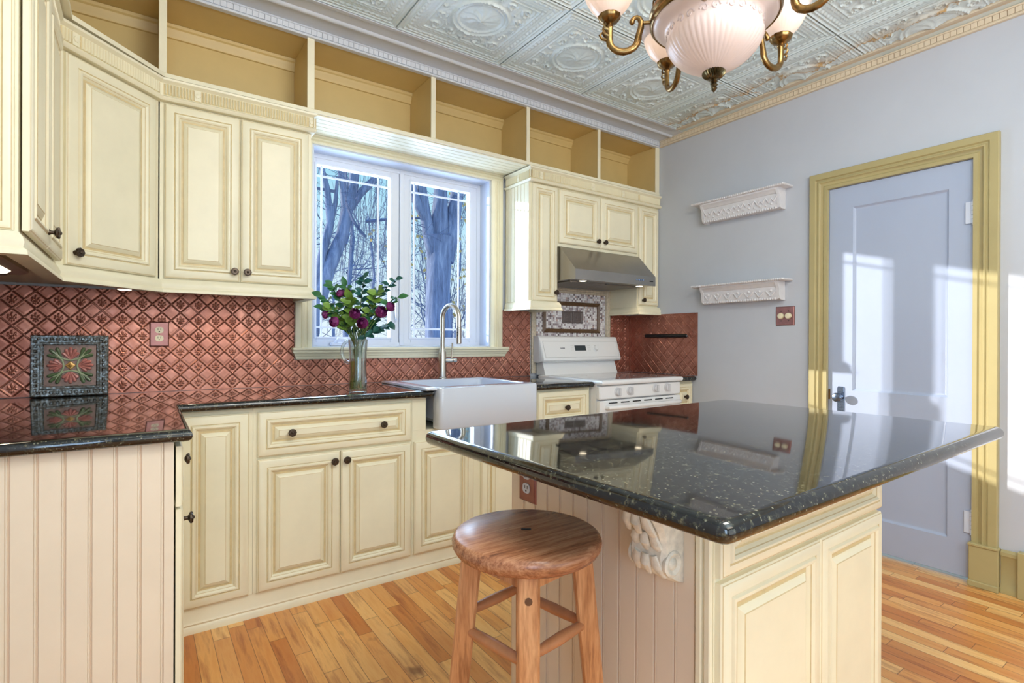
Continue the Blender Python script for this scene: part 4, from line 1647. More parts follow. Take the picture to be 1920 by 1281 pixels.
for a, b in ((-0.737, -0.634), (-0.632, -0.529)):
    prof = [(0, 0.007, 0), (0, 0.012, 0), (0.010, 0.014, 0), (0.016, 0.011, 0), (0.022, 0.013, 0)]
    mb.panel(Fr((0, 0, 0)), a, b, 1.296, 1.388, prof, 0)
    c_ = Fr(((a + b) / 2, -0.012, 1.342), (1, 0, 0), (0, 0, 1), (0, -1, 0))
    mb.lathe([(0.020, 0), (0.019, 0.003), (0.012, 0.003), (0.008, 0.005), (0.001, 0.006)], 16, 0, c_, lambda a_, r, h: 1 + 0.15 * math.cos(8 * a_))
part('centre_tiles', mb, M_PLATE, mo)

# ================================================================== SMALL WALL THINGS
mb = MB()
mb.fbox(Fr((-0.0075, -0.374, 1.205), (0, -1, 0), (0, 0, 1), (-1, 0, 0)), -0.202, 0.202, -0.0125, 0.0125, 0.0, 0.016, 0, 0.007)
single('knife_strip', mb, M_BLACK, 'black magnetic knife strip on the copper of the right wall', 'knife rack', (-0.01, -0.374, 1.205))


def plate(mb, fr, u0, u1, v0, v1):
    mb.panel(fr, u0, u1, v0, v1, [(0, 0, 0), (0.001, 0.003, 0), (0.005, 0.006, 0)], 0)


def outlet(th, fr, u0, u1, v0, v1):
    mb = MB()
    plate(mb, fr, u0, u1, v0, v1)
    p = part('cover_plate', mb, M_COPPERPL, th)
    uc, vc = (u0 + u1) / 2, (v0 + v1) / 2
    for dv in (-0.0195, 0.0195):
        mb = MB()
        ring = [(fr.P(uc + 0.0165 * math.copysign(abs(math.cos(a)) ** 0.7, math.cos(a)), vc + dv + 0.0145 * math.copysign(abs(math.sin(a)) ** 0.7, math.sin(a)), 0.006)) for a in [2 * PI * k / 24 for k in range(24)]]
        ring2 = [tuple(np.array(q) + fr.N * 0.002) for q in ring]
        mb.rings([ring, ring2], 0, False, True)
        rc = part('receptacle', mb, M_CREAMPL, th)
        mb = MB()
        for du in (-0.0065, 0.0045):
            mb.fbox(fr, uc + du, uc + du + 0.002, vc + dv - 0.001, vc + dv + 0.008, 0.0078, 0.0086)
        mb.fbox(fr, uc - 0.0025, uc + 0.0025, vc + dv - 0.0095, vc + dv - 0.005, 0.0078, 0.0086)
        part('slots', mb, M_DARK, rc)
    mb = MB()
    mb.lathe([(0.003, 0.005), (0.003, 0.0072), (0.001, 0.0076)], 10, 0, Fr(fr.P(uc, vc, 0), fr.U, fr.V, fr.N))
    part('screw', mb, M_BRASS, th)


o = thing('wall_outlet', 'copper-plated double outlet on the window wall backsplash above the corner counter', 'outlet', (-3.229, -0.006, 1.187))
outlet(o, Fr((0, -0.0045, 0)), -3.268, -3.190, 1.128, 1.2465)
dm = thing('dimmer_switch', 'copper wall plate with two round cream dimmer knobs beside the door', 'light switch', (-0.001, -1.29, 1.324))
mb = MB()
FR = Fr((-0.0005, 0, 0), (0, -1, 0), (0, 0, 1), (-1, 0, 0))
plate(mb, FR, 1.231, 1.349, 1.265, 1.384)
part('cover_plate', mb, M_COPPERPL, dm)
for u in (1.2665, 1.3135):
    mb = MB()
    mb.lathe([(0.019, 0.005), (0.0185, 0.014), (0.017, 0.020), (0.0135, 0.0225), (0.001, 0.023)], 24, 0, Fr(FR.P(u, 1.3245, 0), FR.U, FR.V, FR.N))
    part('dimmer_knob', mb, M_CREAMPL, dm)
    for v in (1.3245 - 0.030, 1.3245 + 0.030):
        mb = MB()
        mb.lathe([(0.0033, 0.005), (0.0033, 0.0068), (0.001, 0.0072)], 10, 0, Fr(FR.P(u, v, 0), FR.U, FR.V, FR.N))
        part('screw', mb, M_DARK, dm)

M_SHELFW = simple('white_shelf_paint', rgb(222, 220, 222), 0.4, var=0.05, scale=30)


def wall_shelf(label, ztop, zbot, chev):
    t = thing('wall_shelf', label, 'shelf', (-0.001, -1.0, zbot))
    y0, y1 = -0.672, -1.338
    mb = MB()
    mb.box(-0.112, -0.001, y1, y0, ztop - 0.013, ztop, 0, 0.004)
    y = y1 + 0.006
    while y < y0 - 0.004:
        mb.ball((-0.110, y + 0.006, ztop - 0.006), 0.007, 8, 6)
        y += 0.0135
    part('top_board', mb, M_SHELFW, t)
    mb = MB()
    f0, f1 = -0.748, -1.270
    mb.extrude(Fr((0, 0, 0), (1, 0, 0), (0, 1, 0), (0, 0, 1)),
               [(-0.001, ztop - 0.013), (-0.098, ztop - 0.013), (-0.096, ztop - 0.022), (-0.082, ztop - 0.032), (-0.074, ztop - 0.044), (-0.068, ztop - 0.046), (-0.064, zbot + 0.012), (-0.058, zbot), (-0.001, zbot)], f1, f0)
    y = f1 + 0.004
    while y < f0 - 0.004:
        mb.ball((-0.062, y + 0.008, zbot + 0.004), 0.0085, 8, 6)
        y += 0.0165
    part('carved_fascia', mb, M_SHELFW, t)
    mb = MB()
    n = 7
    zc = (ztop - 0.046 + zbot) / 2 + 0.004
    for k in range(n):
        yc = f1 + (k + 0.5) * (f0 - f1) / n
        if chev:
            mb.tube([(-0.068, yc - 0.030, zc + 0.010), (-0.070, yc - 0.004, zc - 0.022), (-0.070, yc + 0.004, zc - 0.022), (-0.068, yc + 0.030, zc + 0.010)], 0.0045, 6)
            mb.ball((-0.068, yc, zc + 0.012), 0.009, 8, 6)
        else:
            mb.tube([(-0.068, yc - 0.036, zc + 0.022), (-0.070, yc - 0.018, zc - 0.004), (-0.070, yc, zc + 0.016), (-0.070, yc + 0.018, zc - 0.004), (-0.068, yc + 0.036, zc + 0.022)], 0.005, 6)
            mb.ball((-0.068, yc, zc - 0.016), 0.007, 8, 6)
            mb.ball((-0.067, yc + 0.036, zc - 0.022), 0.006, 8, 6)
    part('applied_garland', mb, M_SHELFW, t)
    for s_, ye in ((1, f0), (-1, f1)):
        mb = MB()
        pr = [(-0.001, ztop - 0.013), (-0.092, ztop - 0.013), (-0.088, ztop - 0.03), (-0.070, ztop - 0.06), (-0.070, zbot + 0.03), (-0.062, zbot + 0.004), (-0.045, zbot - 0.004), (-0.001, zbot - 0.004)]
        mb.extrude(Fr((0, 0, 0), (1, 0, 0), (0, 1, 0), (0, 0, 1)), pr, min(ye, ye + s_ * 0.018), max(ye, ye + s_ * 0.018))
        part('end_bracket', mb, M_SHELFW, t)


wall_shelf('upper white carved wall shelf left of the door', 2.131, 1.995, False)
wall_shelf('lower white carved wall shelf just above the dimmer plate', 1.553, 1.428, True)

# puck light under the left wall cabinet
pk = thing('under_cabinet_light', 'bronze under-cabinet lamp glowing at far left', 'lamp', (-3.70, -0.82, 1.3995))
mb = MB()
mb.rings([r3(rrect(-3.775, -3.615, -1.10, -0.56, 0.05), 1.3995), r3(rrect(-3.775, -3.615, -1.10, -0.56, 0.05), 1.388), r3(rrect(-3.765, -3.625, -1.09, -0.57, 0.045), 1.382)], 0, True, True)
part('housing', mb, simple('grey_bronze_housing', rgb(150, 128, 116), 0.4, metal=0.5), pk)
mb = MB()
mb.rings([r3(rrect(-3.745, -3.645, -1.05, -0.66, 0.045), 1.3825), r3(rrect(-3.735, -3.655, -1.04, -0.67, 0.038), 1.374)], 0, False, True)
part('lens', mb, M_WARM, pk)
mb = MB()
mb.rings([r3(rrect(-3.74, -3.66, -0.64, -0.585, 0.025), 1.3825), r3(rrect(-3.73, -3.67, -0.635, -0.59, 0.02), 1.376)], 0, False, True)
part('switch', mb, M_BRONZE, pk)
pk2 = thing('under_cabinet_light', 'small lamp under the diagonal corner cabinet lighting the copper', 'lamp', (-3.36, -0.17, 1.3995))
mb = MB()
mb.lathe([(0.034, 0), (0.034, 0.016), (0.028, 0.020)], 24, 0, Fr((-3.36, -0.17, 1.3995), (1, 0, 0), (0, -1, 0), (0, 0, -1)))
part('housing', mb, M_WHITE, pk2)
mb = MB()
mb.lathe([(0.026, 0.0205), (0.020, 0.023), (0.001, 0.024)], 24, 0, Fr((-3.36, -0.17, 1.3995), (1, 0, 0), (0, -1, 0), (0, 0, -1)))
part('lens', mb, M_WARM, pk2)
pk3 = thing('under_cabinet_light', 'small lamp under the two-door wall cabinet lighting the copper', 'lamp', (-2.98, -0.15, 1.3995))
for ch in [q for q in list(COL.objects) if q.parent == pk2]:
    q = ch.copy()
    COL.objects.link(q)
    q.parent = pk3


def spot(name, loc, power, col=(1.0, 0.83, 0.6), size=0.02, ang=2.2, target=(0, 0, -1)):
    l = bpy.data.lights.new(name, 'SPOT')
    l.energy = power
    l.color = col
    l.shadow_soft_size = size
    l.spot_size = ang
    l.spot_blend = 0.8
    o = bpy.data.objects.new(name, l)
    COL.objects.link(o)
    o.location = loc
    o.rotation_euler = Vector(target).to_track_quat('-Z', 'Y').to_euler()


spot('under_cabinet_bulb', (-3.36, -0.17, 1.370), 2.6)
spot('under_cabinet_bulb', (-2.98, -0.15, 1.370), 2.2)
spot('under_cabinet_bulb', (-3.70, -0.84, 1.366), 3.0)
spot('hood_bulb', (-0.893, -0.408, 1.553), 1.8)
spot('hood_bulb', (-0.345, -0.408, 1.553), 1.8)

# ================================================================== DECORATIVE TILE ON THE COUNTER
pq = thing('decorative_tile', 'square relief tile in a dark verdigris frame leaning on the copper backsplash', 'decorative tile', (-3.5525, -0.03, 0.9145))
tl = 0.068
FQ = Fr((-3.5525, -0.034, 0.9145), (1, 0, 0), (0, math.sin(tl), math.cos(tl)), (0, -math.cos(tl), math.sin(tl)))
M_VERD, nt_, b_ = new_mat('dark_verdigris')
nt_.links.new(ramp(nt_, noise(nt_, gpos(nt_), 85, 5, 0.7), [(0.36, rgb(34, 28, 20)), (0.46, rgb(74, 68, 56)), (0.54, rgb(98, 108, 110)), (0.66, rgb(158, 174, 186))]), b_.inputs['Base Color'])
b_.inputs['Roughness'].default_value = 0.32
b_.inputs['Metallic'].default_value = 0.25
M_FIELD = simple('dusty_mauve_glaze', rgb(134, 106, 94), 0.4, var=0.35, scale=50)
M_PINK = simple('rose_glaze', rgb(182, 116, 108), 0.3, var=0.35, scale=60)
M_GREENG = simple('leaf_green_glaze', rgb(84, 104, 72), 0.3, var=0.3, scale=60)
M_PALEG = simple('pale_green_edge', rgb(160, 172, 140), 0.3, var=0.2, scale=60)
M_GOLDG = simple('gold_glaze', rgb(190, 150, 84), 0.3, metal=0.3)
HW = 0.132
mb = MB()
mb.panel(FQ, -HW, HW, 0, 2 * HW, [(0, 0.0, 0), (0, 0.013, 0), (0.004, 0.016, 0), (0.030, 0.012, 0), (0.033, 0.019, 0), (0.040, 0.018, 0), (0.044, 0.010, 0)], 0)
for k in range(11):
    for sd in range(4):
        t_ = -0.105 + k * 0.021
        u, v = [(t_, 0.016), (t_, 2 * HW - 0.016), (-HW + 0.016, HW + t_), (HW - 0.016, HW + t_)][sd]
        w = 0.008
        mb.rings([[FQ.P(u - w, v - w, 0.012), FQ.P(u + w, v - w, 0.012), FQ.P(u + w, v + w, 0.012), FQ.P(u - w, v + w, 0.012)],
                  [FQ.P(u - w * .4, v - w * .4, 0.019), FQ.P(u + w * .4, v - w * .4, 0.019), FQ.P(u + w * .4, v + w * .4, 0.019), FQ.P(u - w * .4, v + w * .4, 0.019)]], 0, False, True)
part('frame', mb, M_VERD, pq)
mb = MB()
mb.fbox(FQ, -0.088, 0.088, HW - 0.088, HW + 0.088, 0.008, 0.0108)
part('field', mb, M_FIELD, pq)


def lobe(mb, p, q, r0, r1, h=0.010, mi=0):
    pts = [np.array(FQ.P(p[0] + (q[0] - p[0]) * t, HW + p[1] + (q[1] - p[1]) * t, h)) for t in (0, 0.35, 0.7, 0.92, 1.0)]
    mb.tube(pts, [r0, r0 * 1.1, r1, r1 * 0.9, r1 * 0.35], 8, mi, True, False)


for k in range(4):
    a0 = k * PI / 2
    ca, sa = math.cos(a0), math.sin(a0)
    rot = lambda x, y: (x * ca - y * sa, x * sa + y * ca)
    mb = MB()
    for th_, L in ((-0.75, 0.044), (-0.38, 0.052), (0, 0.056), (0.38, 0.052), (0.75, 0.044)):
        lobe(mb, rot(0, 0.024), rot(L * math.sin(th_) * 0.9, 0.024 + L * math.cos(th_)), 0.003, 0.0075, 0.0115)
    part('palmette', mb, M_PINK, pq)
    mb = MB()
    d = s2_
    for th_, L in ((-0.5, 0.046), (0, 0.052), (0.5, 0.046)):
        q = (0.048 * d + L * math.sin(PI / 4 + th_), 0.048 * d + L * math.cos(PI / 4 + th_))
        lobe(mb, rot(0.040 * d, 0.040 * d), rot(*q), 0.004, 0.0078, 0.0118)
    arcs = [rot(0.052 * math.sin(t), 0.075 - 0.052 * math.cos(t)) for t in np.linspace(-1.25, 1.25, 13)]
    mb.tube([FQ.P(x, HW + y, 0.0125) for x, y in arcs], 0.004, 8, 1)
    part('corner_scroll', mb, [M_GREENG, M_PALEG], pq)
mb = MB()
c_ = Fr(FQ.P(0, HW, 0.0108), FQ.U, FQ.V, FQ.N)
mb.lathe([(0.020, 0), (0.017, 0.006), (0.010, 0.007), (0.001, 0.013)], 4, 0, c_)
part('centre_boss', mb, M_GOLDG, pq, angle=10)


# ================================================================== ISLAND
ITH = 0.0222
IC, IS = math.cos(ITH), math.sin(ITH)
ISL = Fr((-1.9331, -2.1466, 0), (IC, IS, 0), (-IS, IC, 0), (0, 0, 1))
isl = thing('kitchen_island', 'cream kitchen island with overhanging black granite top', 'island', (-1.9331, -2.1466, 0), ITH)


def I2(u, v):
    p = ISL.P(u, v, 0)
    return (p[0], p[1])


BU0, BU1, BV0, BV1 = -0.4326, 0.372, -0.2469, 0.428
top = []
for (cu, cv, a0) in ((0.7207, 0.457, 0), (-0.7207, 0.457, PI / 2), (-0.7207, -0.457, PI), (0.7207, -0.457, 1.5 * PI)):
    r = 0.022
    for j in range(4):
        a = a0 + PI / 2 * j / 3
        top.append(I2(cu - math.copysign(r, cu) + r * math.cos(a), cv - math.copysign(r, cv) + r * math.sin(a)))
mb = MB()
mb.slab(top, 0.878, 0.914, 0.018, 0, 8)
part('granite_top', mb, M_GRANITE, isl, 40)
mb = MB()
mb.fbox(ISL, BU0 + 0.0005, BU1, BV0, BV1, 0.0, 0.8775)
part('body', mb, M_CREAM, isl)
# tongue and groove side facing the stool
FIB = Fr(ISL.P(BU0, BV0, 0), tuple(ISL.V), (0, 0, 1), tuple(-ISL.U))
mb = MB()
beadboard(mb, FIB, 0.036, BV1 - BV0, 0.0, 0.8775, 0.0526, 0.036)
part('side_beadboard', mb, [M_BEAD, M_BEADLINE], isl)
mb = MB()
mb.fbox(FIB, 0.0, 0.014, 0.0, 0.8775, 0, 0.012, 0, 0.002)
mb.fbox(FIB, 0.014, 0.019, 0.0, 0.8775, 0, 0.007)
mb.fbox(FIB, 0.019, 0.034, 0.0, 0.8775, 0, 0.013, 0, 0.003)
part('corner_moulding', mb, M_CREAM, isl)
FIF = Fr(ISL.P(0, BV0, 0), tuple(ISL.U), (0, 0, 1), tuple(-ISL.V))
front('drawer', isl, FIF, BU0 + 0.006, BU1 - 0.006, 0.690, 0.862, (), 0.034, 0.8)
front('door', isl, FIF, BU0 + 0.006, -0.0085, 0.104, 0.680, (), 0.040)
front('door', isl, FIF, -0.0045, BU1 - 0.006, 0.104, 0.680, (), 0.040)
# carved corbel under the overhang
M_CORB = simple('antique_plaster', rgb(226, 220, 204), 0.6, var=0.22, scale=45, bmp=0.25)
FCB = Fr(ISL.P(BU0 - 0.0065, -0.135, 0), tuple(-ISL.U), (0, 0, 1), tuple(-ISL.V))   # u: out from the face, v: height, n: along the face
mb = MB()
pr = [(0.0, 0.8772), (0.120, 0.8772), (0.118, 0.855), (0.108, 0.830), (0.088, 0.800), (0.070, 0.772), (0.060, 0.745), (0.064, 0.722),
      (0.062, 0.700), (0.050, 0.680), (0.030, 0.667), (0.012, 0.660), (0.0, 0.656)]
w2 = 0.047
secs = []
for n_, k in ((-w2, 0.86), (-w2 * 0.8, 1.0), (w2 * 0.8, 1.0), (w2, 0.86)):
    secs.append([FCB.P(u * k, 0.8772 - (0.8772 - v) * (0.985 if k < 1 else 1), n_) for u, v in pr])
mb.rings(secs, 0, True, True)
corb = part('corbel', mb, M_CORB, isl)
mb = MB()
rnd = random.Random(4)
for sgn in (-1, 1):
    # scroll eyes on the sides
    c_ = Fr(FCB.P(0.036, 0.707, sgn * w2 * 0.9), FCB.U, FCB.V, sgn * FCB.N)
    mb.lathe([(0.027, 0), (0.027, 0.006), (0.022, 0.009), (0.013, 0.005), (0.010, 0.008), (0.001, 0.010)], 18, 0, c_)
    mb.tube([FCB.P(0.03, 0.86, sgn * (w2 - 0.004)), FCB.P(0.038, 0.82, sgn * (w2 - 0.003)), FCB.P(0.036, 0.76, sgn * (w2 - 0.004))], [0.010, 0.009, 0.005], 8)
# acanthus leaves down the front
for row, (t0_, z_, u_) in enumerate(((0, 0.858, 0.117), (1, 0.812, 0.094), (2, 0.768, 0.066), (3, 0.722, 0.062))):
    for s_ in (-1, 0, 1):
        base_ = np.array(FCB.P(u_ + 0.002, z_, s_ * 0.020))
        tip = np.array(FCB.P(u_ - 0.016 + (0.006 if s_ == 0 else 0), z_ - 0.044, s_ * 0.034))
        mid = (base_ + tip) / 2 + np.array(FCB.U) * 0.005
        mb.tube([base_, mid, tip], [0.009, 0.013, 0.007], 10, 0, True, False, 0.6)
part('acanthus_carving', mb, M_CORB, corb)
# outlet under the overhang
FIO = Fr(FIB.P(0, 0, 0.0066), FIB.U, FIB.V, FIB.N)
mb = MB()
plate(mb, FIO, 0.555, 0.632, 0.698, 0.818)
op = part('outlet_plate', mb, M_COPPERPL, isl)
for dv in (0.738, 0.778):
    mb = MB()
    ring = [FIO.P(0.5935 + 0.0165 * math.copysign(abs(math.cos(a)) ** 0.7, math.cos(a)), dv + 0.0145 * math.copysign(abs(math.sin(a)) ** 0.7, math.sin(a)), 0.006) for a in [2 * PI * k / 24 for k in range(24)]]
    mb.rings([ring, [tuple(np.array(q) + FIO.N * 0.002) for q in ring]], 0, False, True)
    for du in (-0.0065, 0.0045):
        mb.fbox(FIO, 0.5935 + du, 0.5955 + du, dv - 0.001, dv + 0.008, 0.0078, 0.0086, 1)
    mb.fbox(FIO, 0.591, 0.596, dv - 0.0095, dv - 0.005, 0.0078, 0.0086, 1)
    part('receptacle', mb, [M_WHITE, M_DARK], op)

# ================================================================== STOOL
SXC, SYC, SZ = -2.602, -2.104, 0.745
SA = math.radians(-34.8)
stool = thing('bar_stool', 'round oak bar stool standing under the island overhang', 'stool', (SXC, SYC, 0), SA)
FSL = Fr((SXC, SYC, 0), (math.cos(SA), math.sin(SA), 0), (-math.sin(SA), math.cos(SA), 0), (0, 0, 1))
mb = MB()
R_ = 0.1625
pr = [(0.148, SZ - 0.040), (R_ - 0.006, SZ - 0.034), (R_, SZ - 0.024), (R_ + 0.001, SZ - 0.014), (R_ - 0.003, SZ - 0.005), (R_ - 0.010, SZ - 0.0005), (0.09, SZ - 0.0005), (0.001, SZ - 0.001)]
mb.lathe(pr, 64, 0, FSL)
seat = part('seat', mb, M_OAKSEAT, stool, 40)
mb = MB()
mb.fbox(FSL, -0.012, 0.010, 0.010, 0.016, SZ - 0.001, SZ + 0.0006, 0, 0.0005)
part('grip_slot', mb, M_DARK, seat)


def legp(k, z):
    d = [(-1, 0), (0, -1), (1, 0), (0, 1)][k]
    r = 0.118 + (SZ - 0.038 - z) * 0.098
    return np.array(FSL.P(d[0] * r, d[1] * r, z))


for k in range(4):
    d = np.array([(-1, 0), (0, -1), (1, 0), (0, 1)][k], float)
    rs = []
    for z, w in ((0.0, 0.0195), (SZ - 0.05, 0.0225), (SZ - 0.039, 0.0225)):
        r = 0.118 + (SZ - 0.038 - z) * 0.098
        ring = []
        ax_, bx_ = d, np.array([-d[1], d[0]])
        for (i_, j_) in ((-1, -0.8), (-0.8, -1), (0.8, -1), (1, -0.8), (1, 0.8), (0.8, 1), (-0.8, 1), (-1, 0.8)):
            q = d * r + ax_ * w * i_ + bx_ * w * j_
            ring.append(FSL.P(q[0], q[1], z))
        rs.append(ring)
    mb = MB()
    mb.rings(rs, 0, True, True)
    lg = part('leg', mb, M_OAKLEG, stool)
    mb = MB()
    out = np.array(FSL.U) * d[0] + np.array(FSL.V) * d[1]
    c = legp(k, SZ - 0.085) + out * 0.0222
    mb.lathe([(0.0075, -0.003), (0.0075, 0.0012), (0.001, 0.0016)], 14, 0, Fr(c, np.cross(out, (0, 0, 1)), (0, 0, 1), out))
    part('dowel_plug', mb, simple('dark_plug_oak', rgb(96, 62, 38), 0.5), lg)
for (i_, j_, z) in ((0, 1, 0.532), (1, 2, 0.546), (2, 3, 0.540), (3, 0, 0.566)):
    mb = MB()
    a, b = legp(i_, z), legp(j_, z)
    v = (b - a) / np.linalg.norm(b - a)
    L = np.linalg.norm(b - a)
    mb.tube([a + v * 0.012, a + v * 0.06, (a + b) / 2, b - v * 0.06, b - v * 0.012], [0.0095, 0.0115, 0.0125, 0.0115, 0.0095], 12)
    part('rung', mb, M_OAKRUNG, stool)
mb = MB()
for i_, j_ in ((0, 1), (1, 2), (2, 3), (3, 0)):
    a, b = legp(i_, SZ - 0.055), legp(j_, SZ - 0.055)
    v = (b - a) / np.linalg.norm(b - a)
    n_ = np.cross(v, (0, 0, 1))
    f = Fr(a, v, (0, 0, 1), n_)
    mb.fbox(f, 0.02, np.linalg.norm(b - a) - 0.02, -0.018, 0.0165, -0.009, 0.009)
part('apron', mb, M_OAKLEG, stool)

# ================================================================== CHANDELIER
CX, CY, CZ = -1.933, -2.105, 2.10
ch = thing('chandelier', 'brass five-arm chandelier with ribbed frosted glass bowl and shades', 'chandelier', (CX, CY, CZ))
FCH = Fr((CX, CY, CZ), (1, 0, 0), (0, 1, 0), (0, 0, 1))
mb = MB()


def ribs(n, amp, lo, hi):
    return lambda a, r, h: 1 + (amp * abs(math.cos(n * a / 2)) if lo <= h <= hi else 0)


bp = [(0.170, 0.004), (0.172, -0.004), (0.164, -0.012), (0.152, -0.018), (0.141, -0.021), (0.134, -0.026), (0.1315, -0.036), (0.131, -0.048), (0.129, -0.062),
      (0.123, -0.078), (0.113, -0.095), (0.099, -0.111), (0.081, -0.125), (0.060, -0.138), (0.037, -0.149), (0.012, -0.156)]
mb.lathe(bp, 144, 0, FCH, ribs(48, 0.05, -0.15, -0.05), False)
part('glass_bowl', mb, M_SHADE, ch, 60)
mb = MB()
for k in range(12):
    a = 2 * PI * k / 12
    for s_ in (-1, 1):
        pts = []
        for t in np.linspace(0, 2.2 * PI, 20):
            rr = 0.0125 * (1 - t / (2.7 * PI))
            aa = a + s_ * (0.11 + rr * math.cos(t) / 0.133)
            pts.append(FCH.P(0.132 * math.cos(aa), 0.132 * math.sin(aa), -0.036 + rr * math.sin(t)))
        mb.tube(pts, 0.0022, 5)
part('glass_scrolls', mb, M_SHADE, ch, 60)
mb = MB()
mb.lathe([(0.166, 0.0), (0.176, -0.006), (0.181, 0.0), (0.182, 0.008), (0.178, 0.014), (0.183, 0.020), (0.183, 0.028), (0.176, 0.034), (0.172, 0.050), (0.160, 0.062), (0.150, 0.064), (0.10, 0.078), (0.05, 0.10), (0.022, 0.14), (0.016, 0.20), (0.012, 0.24), (0.012, 0.54), (0.03, 0.55), (0.065, 0.575), (0.068, 0.600)], 64, 0, FCH, None, False)
for k in range(20):
    a = 2 * PI * k / 20
    pts = [FCH.P((0.176 - 0.004 * t / 6) * math.cos(a + (0.09 - 0.008 * t) * math.cos(t)), (0.176 - 0.004 * t / 6) * math.sin(a + (0.09 - 0.008 * t) * math.cos(t)), 0.046 + (0.013 - 0.0012 * t) * math.sin(t)) for t in np.linspace(0, 7, 16)]
    mb.tube(pts, 0.0024, 5)
part('brass_ring', mb, M_BRASS, ch)
mb = MB()
mb.lathe([(0.010, -0.148), (0.026, -0.149), (0.030, -0.155), (0.029, -0.162), (0.020, -0.171), (0.010, -0.176), (0.007, -0.179), (0.011, -0.182), (0.007, -0.186)], 48, 0, FCH, lambda a, r, h: 1 + (0.10 * math.cos(24 * a) if -0.172 < h < -0.150 else 0))
mb.lathe([(0.006, -0.185), (0.010, -0.191), (0.007, -0.196), (0.0095, -0.200), (0.006, -0.206), (0.001, -0.212)], 24, 0, FCH, lambda a, r, h: 1 + 0.16 * math.cos(5 * a + 300 * h))
part('finial', mb, M_DKBRASS, ch)
RAD = 0.300
arm_angles = [math.radians(d) for d in (138, 65, -7, -79, -151)]
for A in arm_angles:
    ca, sa = math.cos(A), math.sin(A)
    fr = Fr((CX, CY, CZ), (ca, sa, 0), (0, 0, 1), (-sa, ca, 0))
    mb = MB()
    path = [(0.222, 0.004), (0.215, 0.014), (0.206, 0.016), (0.200, 0.008), (0.203, -0.010)]
    curl = [(0.233, 0.012), (0.228, 0.020), (0.220, 0.022), (0.212, 0.017), (0.207, 0.006), (0.208, -0.010), (0.214, -0.030)]
    for k in range(0, 9):
        t = PI + PI * k / 8
        curl.append((0.258 + 0.042 * math.cos(t), -0.042 + 0.036 * math.sin(t)))
    curl += [(0.300, -0.022), (0.300, 0.0)]
    pts = [fr.P(u, v, 0) for u, v in curl]
    mb.tube(pts, [0.0065, 0.005, 0.0055, 0.0065, 0.007, 0.0075, 0.0075] + [0.0085] * 9 + [0.008, 0.009], 12, 0, True, False, 1.25)
    mb.ball(fr.P(0.234, 0.008, 0), 0.0085, 10, 8)
    mb.tube([fr.P(0.208, 0.004, 0), fr.P(0.182, 0.004, 0)], 0.0055, 10)
    # acanthus leaves at the top of the arm
    for s_ in (-1, 1):
        for (u0, v0, u1, v1) in ((0.300, -0.030, 0.300 + 0.017, -0.012), (0.300, -0.012, 0.300 + 0.014, 0.004)):
            mb.tube([fr.P(u0, v0, s_ * 0.004), fr.P((u0 + u1) / 2 + 0.004, (v0 + v1) / 2 - 0.004, s_ * 0.008), fr.P(u1 + 0.003, v1, s_ * 0.010), fr.P(u1, v1 + 0.006, s_ * 0.009)], [0.004, 0.004, 0.003, 0.002], 6)
    mb.tube([fr.P(0.306, -0.040, 0), fr.P(0.322, -0.036, 0), fr.P(0.328, -0.024, 0), fr.P(0.322, -0.018, 0)], [0.005, 0.005, 0.004, 0.003], 8)
    arm = part('arm', mb, M_BRASS, ch, 50)
    cf = Fr(fr.P(RAD, 0, 0), (1, 0, 0), (0, 1, 0), (0, 0, 1))
    mb = MB()
    mb.lathe([(0.008, -0.006), (0.012, 0.0), (0.010, 0.006), (0.016, 0.010), (0.026, 0.016), (0.031, 0.024), (0.032, 0.030), (0.029, 0.033)], 40, 0, cf, lambda a, r, h: 1 + (0.07 * abs(math.cos(5 * a)) if h > 0.012 else 0))
    part('cup', mb, M_BRASS, arm, 50)
    mb = MB()
    mb.lathe([(0.026, 0.030), (0.031, 0.034), (0.040, 0.043), (0.052, 0.056), (0.060, 0.068), (0.0635, 0.072), (0.069, 0.082), (0.074, 0.095), (0.078, 0.110), (0.084, 0.124), (0.092, 0.136), (0.090, 0.136), (0.082, 0.123), (0.075, 0.108)], 96, 0, cf, ribs(32, 0.035, 0.036, 0.069), False)
    part('glass_shade', mb, M_SHADE, arm, 60)
    pl_ = bpy.data.lights.new('chandelier_bulb', 'POINT')
    pl_.energy = 1.5
    pl_.color = (1.0, 0.80, 0.58)
    pl_.shadow_soft_size = 0.025
    po = bpy.data.objects.new('chandelier_bulb', pl_)
    COL.objects.link(po)
    po.location = cf.P(0, 0, 0.115)
for k in range(3):
    a = 2 * PI * k / 3 + 0.4
    pl_ = bpy.data.lights.new('chandelier_bulb', 'POINT')
    pl_.energy = 0.6
    pl_.color = (1.0, 0.80, 0.58)
    pl_.shadow_soft_size = 0.025
    po = bpy.data.objects.new('chandelier_bulb', pl_)
    COL.objects.link(po)
    po.location = FCH.P(0.075 * math.cos(a), 0.075 * math.sin(a), -0.01)


